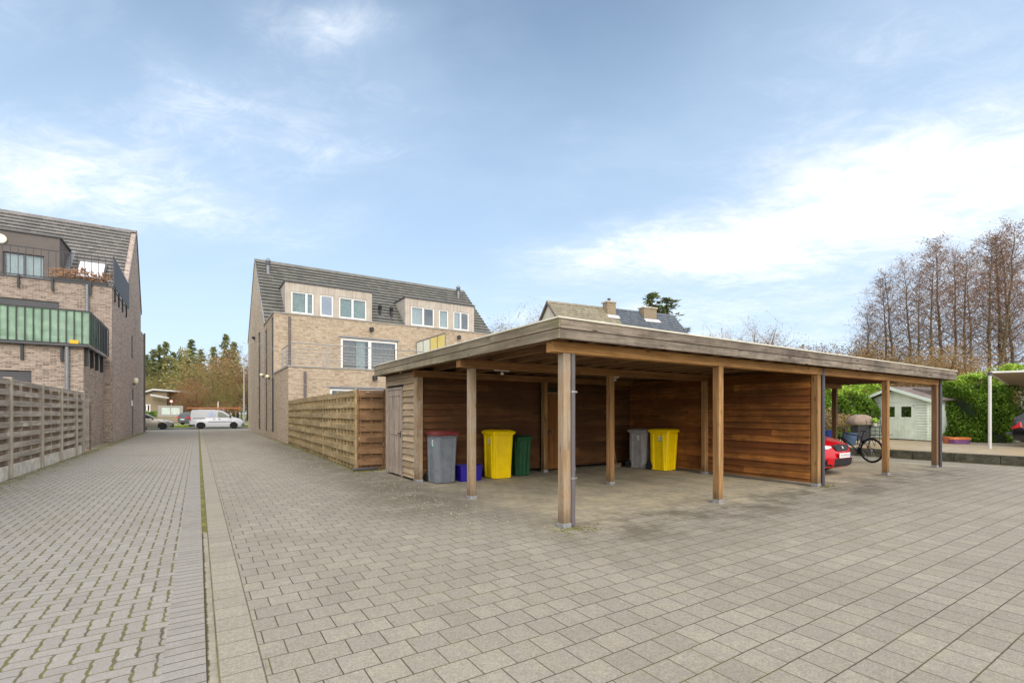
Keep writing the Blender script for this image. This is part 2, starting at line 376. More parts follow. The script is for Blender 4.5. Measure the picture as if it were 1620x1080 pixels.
def clinker(name, kind):
    """paving sheets; object coordinates are world metres"""
    m, t, b = newmat(name); tc = t.add('ShaderNodeTexCoord').outputs['Object']
    x, y, z = t.sep(tc)
    wob = t.noise(tc, 1.1, 3); wob2 = t.noise(t.comb(y, x, 4.0), 1.1, 3)
    xx = t.math('ADD', x, t.math('MULTIPLY', t.math('SUBTRACT', wob, .5), .022)); yy = t.math('ADD', y, t.math('MULTIPLY', t.math('SUBTRACT', wob2, .5), .022))
    fine = t.noise(tc, 60, 4, .8); grit = t.noise(tc, 105, 3, .85); mid = t.noise(tc, 6, 5, .65); big = t.noise(tc, .45, 6, .62)
    def bricks(u, v, bw, bh, ms, off, c1, c2, smooth=.15):
        br = t.add('ShaderNodeTexBrick'); t.con(t.comb(u, v, 0.0), br.inputs['Vector']); br.inputs['Scale'].default_value = 1
        br.offset = off; br.inputs['Brick Width'].default_value = bw; br.inputs['Row Height'].default_value = bh
        br.inputs['Mortar Size'].default_value = ms; br.inputs['Mortar Smooth'].default_value = smooth
        br.inputs['Color1'].default_value = c1+(1,); br.inputs['Color2'].default_value = c2+(1,); br.inputs['Mortar'].default_value = c1+(1,)
        return br.outputs['Color'], br.outputs['Fac']
    if kind == 'court':
        col, jt = bricks(t.math('ADD', xx, 20.0), t.math('ADD', yy, 20.015), .22, .213, .0040, .5, S(158,150,134), S(137,130,116))
        grey = S(143,138,127)
        c = t.mix(t.sstep(mid, .3, .7), col, grey)
        mossy = t.sstep(t.noise(tc, .9, 5, .6), .46, .62); jc = t.mix(mossy, S(66,58,46), S(88,84,44))
        # sheltered paving under the carport is sandier and yellower
        en = t.math('MULTIPLY', t.math('SUBTRACT', t.noise(tc, 1.2, 5, .7), .5), 1.6)
        inx = t.sstep(t.math('ADD', x, en), 3.3, 4.6); iny = t.math('MULTIPLY', t.sstep(t.math('ADD', y, en), 4.2, 5.3), t.math('SUBTRACT', 1.0, t.sstep(y, 12, 13)))
        dry = t.math('MULTIPLY', t.math('MULTIPLY', inx, iny), t.math('SUBTRACT', 1.0, t.sstep(x, 17, 18)))
        c = t.mix(t.math('MULTIPLY', dry, t.math('ADD', .30, t.math('MULTIPLY', t.sstep(t.noise(tc, 1.9, 5, .7), .38, .62), .45))), c, S(204,190,158))
        jamt = t.math('SUBTRACT', .9, t.math('MULTIPLY', dry, .30))
        # dirt washed out along the roof's drip line and in front of the bin store
        dn = t.noise(tc, 1.6, 7, .72)
        gy = t.math('EXPONENT', t.math('MULTIPLY', t.math('POWER', t.math('DIVIDE', t.math('SUBTRACT', y, 4.4), .95), 2.0), -1))
        gx = t.math('MULTIPLY', t.sstep(x, 3.0, 4.2), t.math('SUBTRACT', 1.0, t.sstep(x, 15, 18)))
        d1 = t.math('MULTIPLY', t.math('MULTIPLY', gy, gx), t.sstep(dn, .42, .62))
        gx2 = t.math('EXPONENT', t.math('MULTIPLY', t.math('POWER', t.math('DIVIDE', t.math('SUBTRACT', x, 3.1), 1.05), 2.0), -1))
        gy2 = t.math('MULTIPLY', t.sstep(y, 5.0, 7.5), t.math('SUBTRACT', 1.0, t.sstep(y, 24, 30)))
        d2 = t.math('MULTIPLY', t.math('MULTIPLY', gx2, gy2), t.sstep(dn, .26, .56))
        d3 = t.math('MULTIPLY', t.sstep(big, .55, .72), .35)
        d = t.math('MAXIMUM', t.math('MAXIMUM', d1, d2), d3)
        c = t.mix(t.math('MULTIPLY', d, .72), c, S(88,80,64))
        lane = t.sstep(t.noise(t.comb(t.math('MULTIPLY', x, .9), t.math('MULTIPLY', y, .16), 5.0), 1.0, 5, .6), .42, .68)
        c = t.mix(t.math('MULTIPLY', lane, .28), c, S(120,112,100))
        spot = t.sstep(t.noise(tc, 2.7, 4, .6), .70, .76); c = t.mix(t.math('MULTIPLY', spot, .35), c, S(92,86,76))
        pale = t.sstep(t.noise(tc, 3.9, 5, .7), .66, .74); c = t.mix(t.math('MULTIPLY', pale, .3), c, S(196,188,172))
        jm = t.math('MULTIPLY', jt, jamt)
    elif kind == 'drive':
        # herringbone of wavy-edged blocks, moss in the long joints
        U = .105; UY = .1045
        wv = t.math('MULTIPLY', t.math('SINE', t.math('MULTIPLY', y, 2*math.pi/UY)), .0035); wh = t.math('MULTIPLY', t.math('SINE', t.math('MULTIPLY', x, 2*math.pi/U)), .003)
        X = t.math('DIVIDE', t.math('ADD', t.math('ADD', xx, wv), .41+U*400), U); Y = t.math('ADD', t.math('DIVIDE', t.math('ADD', t.math('ADD', yy, wh), -3.842+UY*400), UY), 3.0)
        fi, fj = t.math('FLOOR', X), t.math('FLOOR', Y); fx_, fy_ = t.math('FRACT', X), t.math('FRACT', Y)
        k = t.math('FLOORED_MODULO', t.math('SUBTRACT', fi, fj), 4.0)
        eq = lambda v: t.math('COMPARE', k, float(v), .1)
        big_ = 9.0
        dL = t.math('ADD', fx_, t.math('MULTIPLY', eq(1), big_)); dR = t.math('ADD', t.math('SUBTRACT', 1.0, fx_), t.math('MULTIPLY', eq(0), big_))
        dB = t.math('ADD', fy_, t.math('MULTIPLY', eq(2), big_)); dT = t.math('ADD', t.math('SUBTRACT', 1.0, fy_), t.math('MULTIPLY', eq(3), big_))
        jn = t.noise(tc, 24, 4, .7)
        patchy = t.noise(tc, 3.3, 5, .7)
        dv = t.math('ADD', t.math('ADD', t.math('MINIMUM', dL, dR), t.math('MULTIPLY', t.math('SUBTRACT', jn, .5), .16)), t.math('MULTIPLY', t.math('SUBTRACT', .5, patchy), .20)); dh = t.math('ADD', t.math('MINIMUM', dB, dT), t.math('MULTIPLY', t.math('SUBTRACT', jn, .5), .05))
        jv = t.math('SUBTRACT', 1.0, t.sstep(dv, .035, .105)); jh = t.math('SUBTRACT', 1.0, t.sstep(dh, .018, .070))
        corner = t.math('MULTIPLY', t.math('SUBTRACT', 1.0, t.sstep(dv, .05, .22)), t.math('SUBTRACT', 1.0, t.sstep(dh, .03, .14)))
        jt = t.math('MAXIMUM', jv, t.math('MAXIMUM', t.math('MULTIPLY', jh, .8), corner))
        wn_ = t.add('ShaderNodeTexWhiteNoise', noise_dimensions='3D'); t.con(t.comb(t.math('SUBTRACT', fi, eq(1)), t.math('SUBTRACT', fj, eq(2)), .3), wn_.inputs[0])
        col = t.mix(wn_.outputs['Value'], S(138,133,126), S(150,145,138))
        c = t.mix(t.math('MULTIPLY', t.sstep(mid, .35, .7), .5), col, S(146,141,134))
        mossy = t.sstep(t.noise(tc, 2.2, 6, .65), .34, .56)
        jc = t.mix(mossy, S(76,69,52), S(94,90,36))
        bright = t.sstep(t.noise(tc, 11, 3, .6), .64, .72); jc = t.mix(t.math('MULTIPLY', bright, .8), jc, S(140,142,34))
        d = t.math('MULTIPLY', t.sstep(big, .5, .72), .25)
        ed = t.math('SUBTRACT', 1.0, t.sstep(t.math('ADD', x, t.math('MULTIPLY', t.math('SUBTRACT', t.noise(tc, 1.3, 6, .7), .5), 1.2)), -3.5, -2.7))
        c = t.mix(d, c, S(116,109,94))
        c = t.mix(t.math('MULTIPLY', ed, t.math('MULTIPLY', t.sstep(t.noise(tc, 7, 5, .7), .4, .6), .75)), c, S(118,110,60))
        jm = t.math('MULTIPLY', jt, .88)
    elif kind == 'soldier':
        col, jt = bricks(t.math('ADD', xx, .45), t.math('ADD', yy, 20), 1.4, .108, .006, .0, S(146,141,135), S(134,129,122), .4)
        c = t.mix(t.sstep(mid, .35, .7), col, S(146,141,134)); jc = S(76,71,48); jm = t.math('MULTIPLY', jt, .8)
    elif kind == 'gutter':
        col, jt = bricks(t.math('ADD', xx, .45), t.math('ADD', yy, 20.0), 1.4, .218, .004, .0, S(154,147,131), S(137,131,117))
        ey = t.math('MAXIMUM', t.math('SUBTRACT', 1.0, t.sstep(t.math('ABSOLUTE', t.math('SUBTRACT', x, .098)), .002, .010)), t.math('SUBTRACT', 1.0, t.sstep(t.math('ABSOLUTE', t.math('SUBTRACT', x, .318)), .002, .009)))
        c = t.mix(t.sstep(mid, .3, .7), col, S(148,142,129)); jc = t.mix(t.sstep(t.noise(tc, 3, 4), .45, .6), S(74,66,52), S(96,94,46)); jm = t.math('MAXIMUM', t.math('MULTIPLY', jt, .7), t.math('MULTIPLY', ey, .85))
    elif kind == 'channel':
        n = t.noise(tc, 7, 6, .75)
        k = t.sstep(t.math('ADD', y, t.math('MULTIPLY', t.math('SUBTRACT', n, .5), .3)), 6.9, 7.1)
        mo = t.mix(t.sstep(n, .4, .6), S(92,86,48), S(122,120,58))
        edge = t.math('SUBTRACT', 1.0, t.sstep(t.math('ADD', x, t.math('MULTIPLY', t.math('SUBTRACT', n, .5), .05)), .050, .062))
        li = t.mix(edge, t.mix(t.sstep(n, .35, .65), S(134,127,112), S(152,144,129)), S(76,69,46))
        c = t.mix(k, li, mo); jc = S(80,74,56); jm = 0.0; jt = None
    elif kind == 'terrace':
        col, jt = bricks(t.math('ADD', xx, 20), t.math('ADD', yy, 20), .22, .22, .005, .5, S(168,156,136), S(154,143,124))
        c = t.mix(t.sstep(big, .35, .7), col, S(160,140,104)); jc = S(110,98,74); jm = t.math('MULTIPLY', jt, .6)
    gk = t.math('ADD', .30, t.math('ADD', t.math('MULTIPLY', fine, .5), t.math('MULTIPLY', grit, .95)))
    c = t.mix(1.0, c, t.comb(gk, gk, gk), 'MULTIPLY')
    ag = t.noise(tc, 62, 3, .9); ka = t.math('ADD', .80, t.math('MULTIPLY', t.sstep(ag, .36, .64), .28))
    ag2 = t.noise(tc, 26, 3, .8); kb_ = t.math('ADD', .89, t.math('MULTIPLY', t.sstep(ag2, .38, .62), .15)); ka = t.math('MULTIPLY', ka, kb_)
    c = t.mix(1.0 if kind in ('court', 'gutter') else .55, c, t.mix(1.0, c, t.comb(ka, ka, ka), 'MULTIPLY'))
    if kind in ('court', 'gutter'):     # exposed light aggregate
        sp = t.sstep(t.noise(tc, 230, 1, .5), .66, .74); c = t.mix(t.math('MULTIPLY', sp, .35), c, S(205,196,180))
        sp2 = t.sstep(t.noise(tc, 190, 1, .5), .34, .27); c = t.mix(t.math('MULTIPLY', sp2, .35), c, S(86,80,72))
    c = t.mix(jm, c, jc)
    t.con(c, b.inputs['Base Color']); b.inputs['Roughness'].default_value = .88; b.inputs['Specular IOR Level'].default_value = .25
    if jt is not None: bump(t, b, t.math('SUBTRACT', t.math('MULTIPLY', fine, .15), jm), .006, .8)
    return m
def groundmat(name, c1, c2, scale=.8, bmp=.03):
    m, t, b = newmat(name); tc = t.add('ShaderNodeTexCoord').outputs['Object']
    n = t.noise(tc, scale, 8, .65); n2 = t.noise(tc, scale*14, 4, .7)
    c = t.mix(t.sstep(t.math('ADD', t.math('MULTIPLY', n, .6), t.math('MULTIPLY', n2, .4)), .35, .65), c1, c2)
    t.con(c, b.inputs['Base Color']); b.inputs['Roughness'].default_value = .95; bump(t, b, n2, bmp); return m

M = {}
M['court'] = clinker('courtyard clinkers', 'court'); M['drive'] = clinker('waisted clinkers', 'drive')
M['soldier'] = clinker('soldier course', 'soldier'); M['gutter'] = clinker('gutter pavers', 'gutter')
M['channel'] = clinker('channel', 'channel'); M['terr'] = clinker('terrace pavers', 'terrace')
M['grassland'] = groundmat('grassland', S(96,104,52), S(118,112,66))
M['grass'] = leaf('grass blades', S(92,112,34), S(150,168,62), scale=.4)
M['asphalt'] = groundmat('asphalt', (.06,.058,.056), (.085,.082,.078), 3, .01)
M['pathm'] = groundmat('path', S(168,158,140), S(188,178,160), 2, .01)
M['mossy'] = groundmat('mossy concrete', (.03,.03,.022), (.16,.15,.10), 3.5, .03)
# woods
M['fascia_x'] = wood('weathered fascia x', S(112,101,90), S(156,143,127), 'x', .117, 'z', -2.33+.117*30, weather=S(66,56,50), wamt=.6, var=.35, moss=.05, length=4.2, knots=.95)
M['fascia_y'] = wood('weathered fascia y', S(120,110,92), S(160,148,126), 'y', .117, 'z', -2.33+.117*30, weather=S(98,86,70), wamt=.55, var=.3, moss=.35, length=4.2)
M['beam'] = wood('honey beam', S(158,112,62), S(196,150,94), 'x', weather=S(120,84,50), wamt=.35)
M['beam2'] = wood('brown beam', S(122,86,52), S(152,112,70), 'x', weather=S(100,68,42), wamt=.35)
M['rafter'] = wood('rafter', S(110,82,56), S(140,108,74), 'y', weather=S(104,72,46), wamt=.3)
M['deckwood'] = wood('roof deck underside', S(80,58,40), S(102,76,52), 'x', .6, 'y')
M['post'] = wood('post timber', S(138,112,84), S(172,146,114), 'z', weather=S(158,146,130), wamt=.85, var=.2, knots=.8)
M['post2'] = wood('post timber brown', S(142,106,66), S(178,140,94), 'z', weather=S(132,94,56), wamt=.35, knots=.85)
M['post3'] = wood('post timber dark', S(112,84,60), S(142,110,82), 'z', weather=S(96,72,52), wamt=.4)
M['clad_x'] = wood('stained cladding x', S(84,56,33), S(116,80,47), 'x', .139, 'z', 0.0, weather=S(78,48,28), wamt=.6, var=.6, hue=S(90,54,32), length=2.4, knots=.5)
M['clad_y'] = wood('stained cladding y', S(122,74,34), S(166,110,54), 'y', .139, 'z', 0.0, weather=S(84,52,30), wamt=.6, var=.7, hue=S(116,64,34), length=2.4, knots=.6)
M['clad_w'] = wood('weathered cladding', S(148,126,98), S(180,158,128), 'y', .139, 'z', weather=S(132,122,108), wamt=.6, var=.4)
M['door_w'] = wood('grey door', S(148,134,120), S(176,162,146), 'z', .11, 'y', weather=S(120,108,98), wamt=.4, var=.25)
M['door_b'] = wood('brown door', S(118,74,36), S(148,98,52), 'z', .11, 'x', var=.3)
M['fence_g'] = wood('grey fence timber', S(150,140,128), S(184,173,159), 'x', .135, 'z', weather=S(124,114,104), wamt=.5, var=.4, length=1.8)
M['fence_gd'] = wood('grey fence back boards', S(116,98,80), S(146,126,104), 'x', .135, 'z', weather=S(96,80,68), wamt=.5, var=.4, length=1.8)
M['fence_b'] = wood('greenish brown fence timber', S(144,124,90), S(180,158,122), 'x', .14, 'z', weather=S(124,108,68), wamt=.5, var=.35, moss=.25, length=1.8)
M['fence_br'] = wood('brown fence timber', S(112,84,58), S(142,112,80), 'x', .14, 'z', weather=S(92,64,44), wamt=.5, var=.4, moss=.15, length=1.8)
# masonry, roofs
M['brick_b'] = brick('beige brick', S(190,173,150), S(174,157,136), S(172,160,146), tones=S(150,132,112))
M['brick_g'] = brick('grey beige brick', S(206,192,172), S(192,178,159), S(178,166,150), tones=S(158,142,122))
M['brick_r'] = brick('red grey brick', S(170,153,140), S(145,126,114), S(176,167,157), tones=S(104,90,82), ms=.009)
M['brick_rg'] = brick('purple grey brick', S(190,173,163), S(165,148,140), S(184,176,168), tones=S(124,108,102), ms=.008)
M['brick_far'] = brick('far brick', S(150,138,118), S(134,120,100), S(180,160,136))
M['tile_g'] = tile('slate grey tiles', S(92,92,90), S(112,111,106), S(112,110,88), .35, joint=.12)
M['tile_b'] = tile('flat concrete tiles', S(104,101,98), S(126,122,118))
M['tile_y'] = tile('old lichen tiles', S(128,120,100), S(152,144,122), S(104,96,74), .6, bw=.24)
M['tile_d'] = tile('dark pantiles', S(76,82,90), S(98,104,112), bw=.24)
M['clad_dorm'] = wood('pale dormer boards', S(176,166,154), S(196,187,174), 'z', .18, 'x', weather=S(158,146,132), wamt=.4, var=.12, knots=0)
M['clad_dormy'] = wood('pale dormer cheek boards', S(170,164,156), S(190,184,174), 'z', .18, 'y', weather=S(150,142,132), wamt=.4, var=.12, knots=0)
M['dark_clad'] = plain('dark dormer cladding', S(92,84,80), .6, .08, 2)
M['coping'] = plain('grey coping', S(150,146,140), .5, .12)
M['zinc'] = plain('zinc', S(128,130,134), .4, .1, 4, metal=.5)
M['pvc'] = plain('grey pvc', S(98,92,94), .4, .12, 4, spec=.4)
M['pvc_d'] = plain('dark pvc', S(66,64,72), .38, .12, 4, spec=.5)
M['white'] = plain('white window frames', S(232,230,226), .35, .03, 2)
M['whitep'] = plain('white paint', S(200,200,200), .3, .03, 2)
M['steel'] = plain('brushed steel', S(160,160,160), .3, .08, 9, metal=.8)
M['black'] = plain('black metal', S(38,37,40), .45, .1, 5)
M['blackrub'] = plain('black rubber', S(28,28,29), .8, .15, 8)
M['anth'] = plain('anthracite metal', S(70,70,74), .45, .1, 3)
M['galv'] = plain('galvanised foot', S(168,170,172), .4, .2, 20, metal=.6)
M['conc'] = plain('concrete', S(196,190,178), .9, .22, 3, bmp=.006, dirt=(S(108,104,82), .75))
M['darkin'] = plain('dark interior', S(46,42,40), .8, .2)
M['curtain'] = plain('pale curtain', S(190,200,192), .8, .18, 5)
M['curtain_w'] = plain('white curtain', S(226,228,228), .8, .08, 4)
M['curtain_b'] = plain('brown patterned curtain', S(120,96,72), .8, .5, 9)
M['glass'] = glass('window glass', refl=.10); M['glass_d'] = glass('dark window glass', (.35,.38,.4), .2); M['glass_m'] = glass('mirror window glass', (.4,.42,.44), .40)
M['dullpane'] = plain('dull dark pane', S(74,70,70), .5, .15, 3, spec=.2)
M['green_screen'] = plain('green windbreak cloth', S(136,164,142), .7, .16, 2.2, dirt=(S(96,132,112), .5))
M['screen_w'] = plain('white glass panel', S(222,226,214), .25, .05, 2)
M['screen_y'] = plain('yellow glass panel', S(224,204,120), .25, .08, 2)
M['bin_grey'] = plain('grey bin plastic', S(116,122,128), .5, .14, 5, dirt=(S(84,88,94), .4), spec=.35)
M['bin_lgrey'] = plain('light grey bin plastic', S(158,154,152), .5, .1, 5, dirt=(S(128,122,116), .4), spec=.35)
M['bin_yel'] = plain('yellow bin plastic', S(252,214,0), .45, .06, 5, dirt=(S(226,182,4), .4), spec=.35)
M['bin_green'] = plain('green bin plastic', S(34,84,52), .5, .15, 5, spec=.35)
M['lid_red'] = plain('dull red lid plastic', S(112,46,46), .55, .16, 5, dirt=(S(140,98,90), .7), spec=.35)
M['purple'] = plain('blue violet plastic', S(36,18,140), .45, .12, 5)
M['sticker'] = plain('white sticker', S(226,228,226), .4, .04); M['sticker_g'] = plain('green print', S(92,178,140), .4, .04); M['print'] = plain('grey print', S(96,98,104), .5, .1)
M['red'] = plain('red car paint', S(196,10,26), .22, .05, 2, spec=.7); M['plate'] = plain('number plate', S(228,226,224), .4, .04)
M['blue'] = plain('blue plastic', S(26,52,120), .4, .2); M['blue_l'] = plain('faded blue plastic', S(66,92,118), .5, .15)
M['silver'] = plain('silver beige car paint', S(150,144,134), .25, .05, 2, metal=.35); M['grey_car'] = plain('dark grey car paint', S(70,74,78), .25, .06, 2, spec=.7)
M['van'] = plain('white van paint', S(214,216,220), .28, .03, 2); M['black_car'] = plain('black car paint', S(22,23,28), .12, .1, 2, spec=.8)
M['carglass'] = plain('car glass', S(40,46,50), .06, .2, 2, spec=.9); M['carglass_l'] = plain('see-through van glass', S(128,132,116), .12, .25, 3, spec=.8)
M['tail'] = plain('red lamp lens', S(196,16,18), .2, .1, spec=.8); M['head'] = plain('clear lamp lens', S(206,210,216), .12, .15, 30, spec=.9)
M['alloy'] = plain('alloy', S(188,188,192), .35, .1); M['logo'] = plain('pale blue logo', S(170,186,222), .4, .05)
M['orange'] = plain('orange paint', S(190,120,72), .5, .12, 4); M['mint'] = plain('mint painted boards', S(226,234,218), .6, .08, 3, bmp=.004, dirt=(S(186,202,176), .5))
M['mint_t'] = plain('mint white trim', S(214,226,212), .55, .06, 3)
M['felt'] = plain('roofing felt', S(112,100,94), .9, .25, 4); M['canvas'] = plain('taupe canvas', S(146,132,112), .8, .08, 1)
M['canvas_w'] = plain('white awning frame', S(196,194,190), .4, .05)
M['terra'] = plain('terracotta', S(168,96,62), .8, .15); M['cover'] = plain('brown grey cover', S(136,118,104), .8, .25, 4)
M['bark'] = plain('grey brown bark', S(96,86,66), .9, .3, 4, dirt=(S(112,112,64), .6)); M['bark_d'] = plain('dark bark', S(74,62,50), .9, .3, 4)
M['twig'] = plain('reddish twigs', S(124,100,82), .9, .25, 2); M['twig_t'] = plain('tan twigs', S(146,118,74), .9, .25, 2)
M['catkin'] = leaf('alder catkins and cones', S(116,86,68), S(158,128,106), .8, .1)
M['tanleaf'] = leaf('tan dry leaves', S(124,100,66), S(164,138,98), .8, .2, .3); M['olive'] = leaf('olive twigs', S(114,108,60), S(154,146,90), .8, .2, .25)
M['rust'] = leaf('rusty dry leaves', S(134,98,62), S(170,134,90), .8, .2, .3)
M['needle'] = leaf('dark needles', S(78,92,50), S(134,142,88), .95, .1, .5); M['needle2'] = leaf('grey green needles', S(92,100,58), S(142,144,90), .95, .1, .5)
M['laurel'] = leaf('laurel leaves', S(38,76,16), S(140,176,56), .38, .2, 1.3); M['laurel_y'] = leaf('young laurel leaves', S(136,174,48), S(192,214,88), .45, .25, 1.2)
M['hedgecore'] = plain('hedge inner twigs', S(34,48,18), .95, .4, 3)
M['mossleaf'] = leaf('moss and weeds', S(92,92,40), S(136,134,66), .9, .1, 2); M['litter'] = leaf('pale litter', S(120,112,96), S(196,186,166), .9, 0, 2)
M['yellow_sign'] = plain('yellow label', S(226,170,20), .5, .05)
M['globe'] = plain('opal glass', S(236,228,200), .2, .03)
M['brownplant'] = leaf('withered brown plants', S(150,112,82), S(192,152,116), .8, .2, 3)

# ---------------------------------------------------------------- ground, paving, road
def sheet(name, mat, x0, x1, y0, y1, z=0.0, thick=.1):
    mb = MB(); mb.box(x0, x1, y0, y1, z-thick, z); o = mb.build(name, mat); tag(o, None, None, None, 'structure'); return o
def gridsheet(name, mat, pts, z):
    mb = MB(); mb.add([(p[0], p[1], z) for p in pts], [tuple(range(len(pts)))]); o = mb.build(name, mat); tag(o, None, None, None, 'structure'); return o
gridsheet('ground', M['grassland'], [(-900,-900),(900,-900),(900,900),(-900,900)], -.11)
sheet('driveway', M['drive'], -12, -.17, -14, 51.8)
sheet('soldier_course', M['soldier'], -.17, .04, -14, 51.8)
sheet('drain_channel', M['channel'], .04, .095, -14, 51.8, -.006)
sheet('gutter_paving', M['gutter'], .095, .32, -14, 51.8)
sheet('courtyard', M['court'], .32, 18.8, -14, 30)
sheet('driveway_far_side', M['court'], .32, 6, 30.0, 51.8)
sheet('road', M['asphalt'], -140, 140, 51.8, 58.5, -.02)
sheet('grass_verge_ground', M['grassland'], -140, 140, 58.5, 68, -.01)
sheet('footpath', M['pathm'], -140, 140, 68, 74, .0)
sheet('terrace_ground', M['terr'], 18.96, 60, -25, 40, .27, .4)
k_ = MB()
rk = random.Random(3)
y = -25
while y < 24:
    L = 1.0; k_.box(18.8+rk.uniform(-.008,.008), 18.957, y, y+L-.012, -.1, .262+rk.uniform(-.008,.008)); y += L
o = k_.build('terrace_kerb', M['mossy'], bevel=.012); tag(o, None, None, None, 'structure')
def tufts(name, label, cat, mat, spots, seed, hmin, hmax, per=7, wid=.012, spread=.05):
    rg = random.Random(seed); mb = MB()
    for (x, y, z) in spots:
        for k in range(per):
            a = rg.uniform(0, 6.28); h = rg.uniform(hmin, hmax); dx, dy = rg.gauss(0, spread), rg.gauss(0, spread)
            lx, ly = math.cos(a)*h*.5, math.sin(a)*h*.5; w = wid*rg.uniform(.6, 1.5)
            px, py = -math.sin(a)*w, math.cos(a)*w
            b = (x+dx, y+dy, z)
            mb.add([(b[0]-px, b[1]-py, z), (b[0]+px, b[1]+py, z), (b[0]+lx*.5+px*.7, b[1]+ly*.5+py*.7, z+h*.7), (b[0]+lx, b[1]+ly, z+h)], [(0,1,2,3)])
    o = mb.build(name, mat); return tag(o, label, cat, None, 'stuff')
rg = random.Random(5)
vs = [(rg.uniform(-14, 22), rg.uniform(58.7, 67.8), -.01) for _ in range(5500)]
tufts('grass', 'bright green roadside grass behind the white van', 'grass', M['grass'], vs, 6, .06, .16, 4, .02, .15)
sp = []
for _ in range(700):
    y = rg.uniform(9, 46); sp.append((-3.47+abs(rg.gauss(0, .14)), y, 0))
for _ in range(800):
    y = rg.uniform(12.6, 44); sp.append((3.42+.012*(y-12)-abs(rg.gauss(0, .12)), y, 0))
for _ in range(150):
    sp.append((rg.uniform(3.2, 3.95), 12.25-abs(rg.gauss(0, .08)), 0))
for _ in range(34): sp.append((4.02+rg.gauss(0,.16), 4.66+rg.gauss(0,.08), 0))
for _ in range(40): sp.append((10.4+rg.gauss(0,.18), 4.7+rg.gauss(0,.07), 0))
for _ in range(500): sp.append((18.76-abs(rg.gauss(0,.05)), rg.uniform(-6, 16), 0))
tufts('moss', 'low moss and weeds along the fence and wall bases', 'moss', M['mossleaf'], sp, 8, .004, .018, 8, .007, .05)
lm = MB(); r2 = random.Random(12)
def fleck(x, y, s):
    a = r2.uniform(0, 6.28); n = r2.randint(4, 6)
    top = [(x+math.cos(a+i*6.283/n)*s*r2.uniform(.6,1.2), y+math.sin(a+i*6.283/n)*s*r2.uniform(.6,1.2), .004+s*.35) for i in range(n)]
    bot = [(p[0], p[1], .001) for p in top]
    lm.add(top+bot, [tuple(range(n))]+[(i, i+n, (i+1)%n+n, (i+1)%n) for i in range(n)])
for _ in range(480):
    t_ = r2.random(); x = 3.15+r2.gauss(0, .38); y = 4.9+t_*7.0+r2.gauss(0,.3)
    if x < 3.75: fleck(x, y, r2.uniform(.004, .012))
for _ in range(260): fleck(r2.uniform(1.2, 14), r2.uniform(2.2, 4.6), r2.uniform(.003, .008))
for _ in range(160): fleck(r2.uniform(3.6, 9.8), r2.uniform(4.9, 9.3), r2.uniform(.003, .009))
for _ in range(120): fleck(2.6+r2.gauss(0,.5), r2.uniform(12, 24), r2.uniform(.01, .02))
tag(lm.build('litter', M['litter']), 'pale crumbs and dry litter scattered on the paving beside the carport', 'litter', None, 'stuff')
print('ground done')
# ---------------------------------------------------------------- carport
cp = thing('carport', 'long flat roofed timber carport with grey weathered fascia and brown lapped walls', 'carport', (3.9, 4.8, 0))
def post(x, y, mat, z1=2.205, w=.118, foot=True, z0=.045):
    mb = MB(); mb.box(x-w/2, x+w/2, y-w/2, y+w/2, z0, z1); p = mb.build('post', mat, cp, bevel=.006)
    if foot:
        f = MB(); f.box(x-w/2-.006, x+w/2+.006, y-w/2-.006, y+w/2+.006, 0, .06); f.build('post_foot', M['galv'], p, bevel=.003)
    return p
post(3.905, 4.82, M['post']); post(7.075, 4.8, M['post2']); post(10.285, 4.82, M['post2'], w=.125); post(13.5, 4.8, M['post2']); post(16.555, 4.78, M['post3'])
post(3.885, 7.27, M['post']); post(7.06, 7.23, M['post2']); post(10.165, 7.25, M['post2']); post(13.5, 7.25, M['post3']); post(16.64, 7.25, M['post3'])
post(3.90, 9.66, M['post'], w=.14); post(7.15, 9.60, M['post2']); post(13.5, 9.6, M['post3']); post(16.6, 9.66, M['post3'])
def beam(y, x0, x1, z0=2.205, z1=2.345, mat='beam', w=.07):
    for dy in ((-.06, .06) if False else (0,)):
        mb = MB(); mb.box(x0, x1, y-w, y+w, z0, z1); mb.build('beam', M[mat], cp, bevel=.005)
beam(4.82, 3.67, 10.2); beam(4.82, 10.203, 16.95); beam(7.25, 3.62, 10.2, mat='beam2'); beam(7.25, 10.203, 16.95, mat='beam2'); beam(9.66, 3.78, 16.9, mat='beam2')
# rafters run back from the front fascia
x = 3.74
while x < 17.2:
    mb = MB(); mb.box(x-.0325, x+.0325, 4.63, 11.6, 2.346, 2.47); mb.build('rafter', M['rafter'], cp); x += .52
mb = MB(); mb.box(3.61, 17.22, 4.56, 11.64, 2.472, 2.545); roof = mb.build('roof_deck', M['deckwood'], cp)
mb = MB(); mb.box(3.60, 17.24, 4.55, 11.65, 2.547, 2.572); mb.build('roofing_sheet', plain('pale roof membrane', S(150,148,142), .8, .2, 2), roof)
for nm, (x0, x1, y0, y1), mt in (('fascia', (3.61, 17.26, 4.52, 4.548), 'fascia_x'), ('fascia', (3.58, 3.608, 4.52, 11.68), 'fascia_y'), ('fascia', (3.61, 17.26, 11.652, 11.68), 'fascia_x'), ('fascia', (17.242, 17.27, 4.55, 11.65), 'fascia_y')):
    mb = MB()
    for (za, zb) in ((2.335, 2.448), (2.458, 2.572)):
        mb.box(x0, x1, y0, y1, za, zb)
    f = mb.build(nm, M[mt], cp, bevel=.003)
mb = MB()   # pale edge trim
mb.box(3.565, 17.285, 4.505, 4.56, 2.574, 2.594); mb.box(3.565, 3.62, 4.561, 11.64, 2.574, 2.594); mb.box(3.565, 17.285, 11.641, 11.695, 2.574, 2.594); mb.box(17.23, 17.285, 4.561, 11.64, 2.574, 2.594)
mb.build('edge_trim', plain('pale edge trim', S(206,200,182), .6, .12, 3), cp)
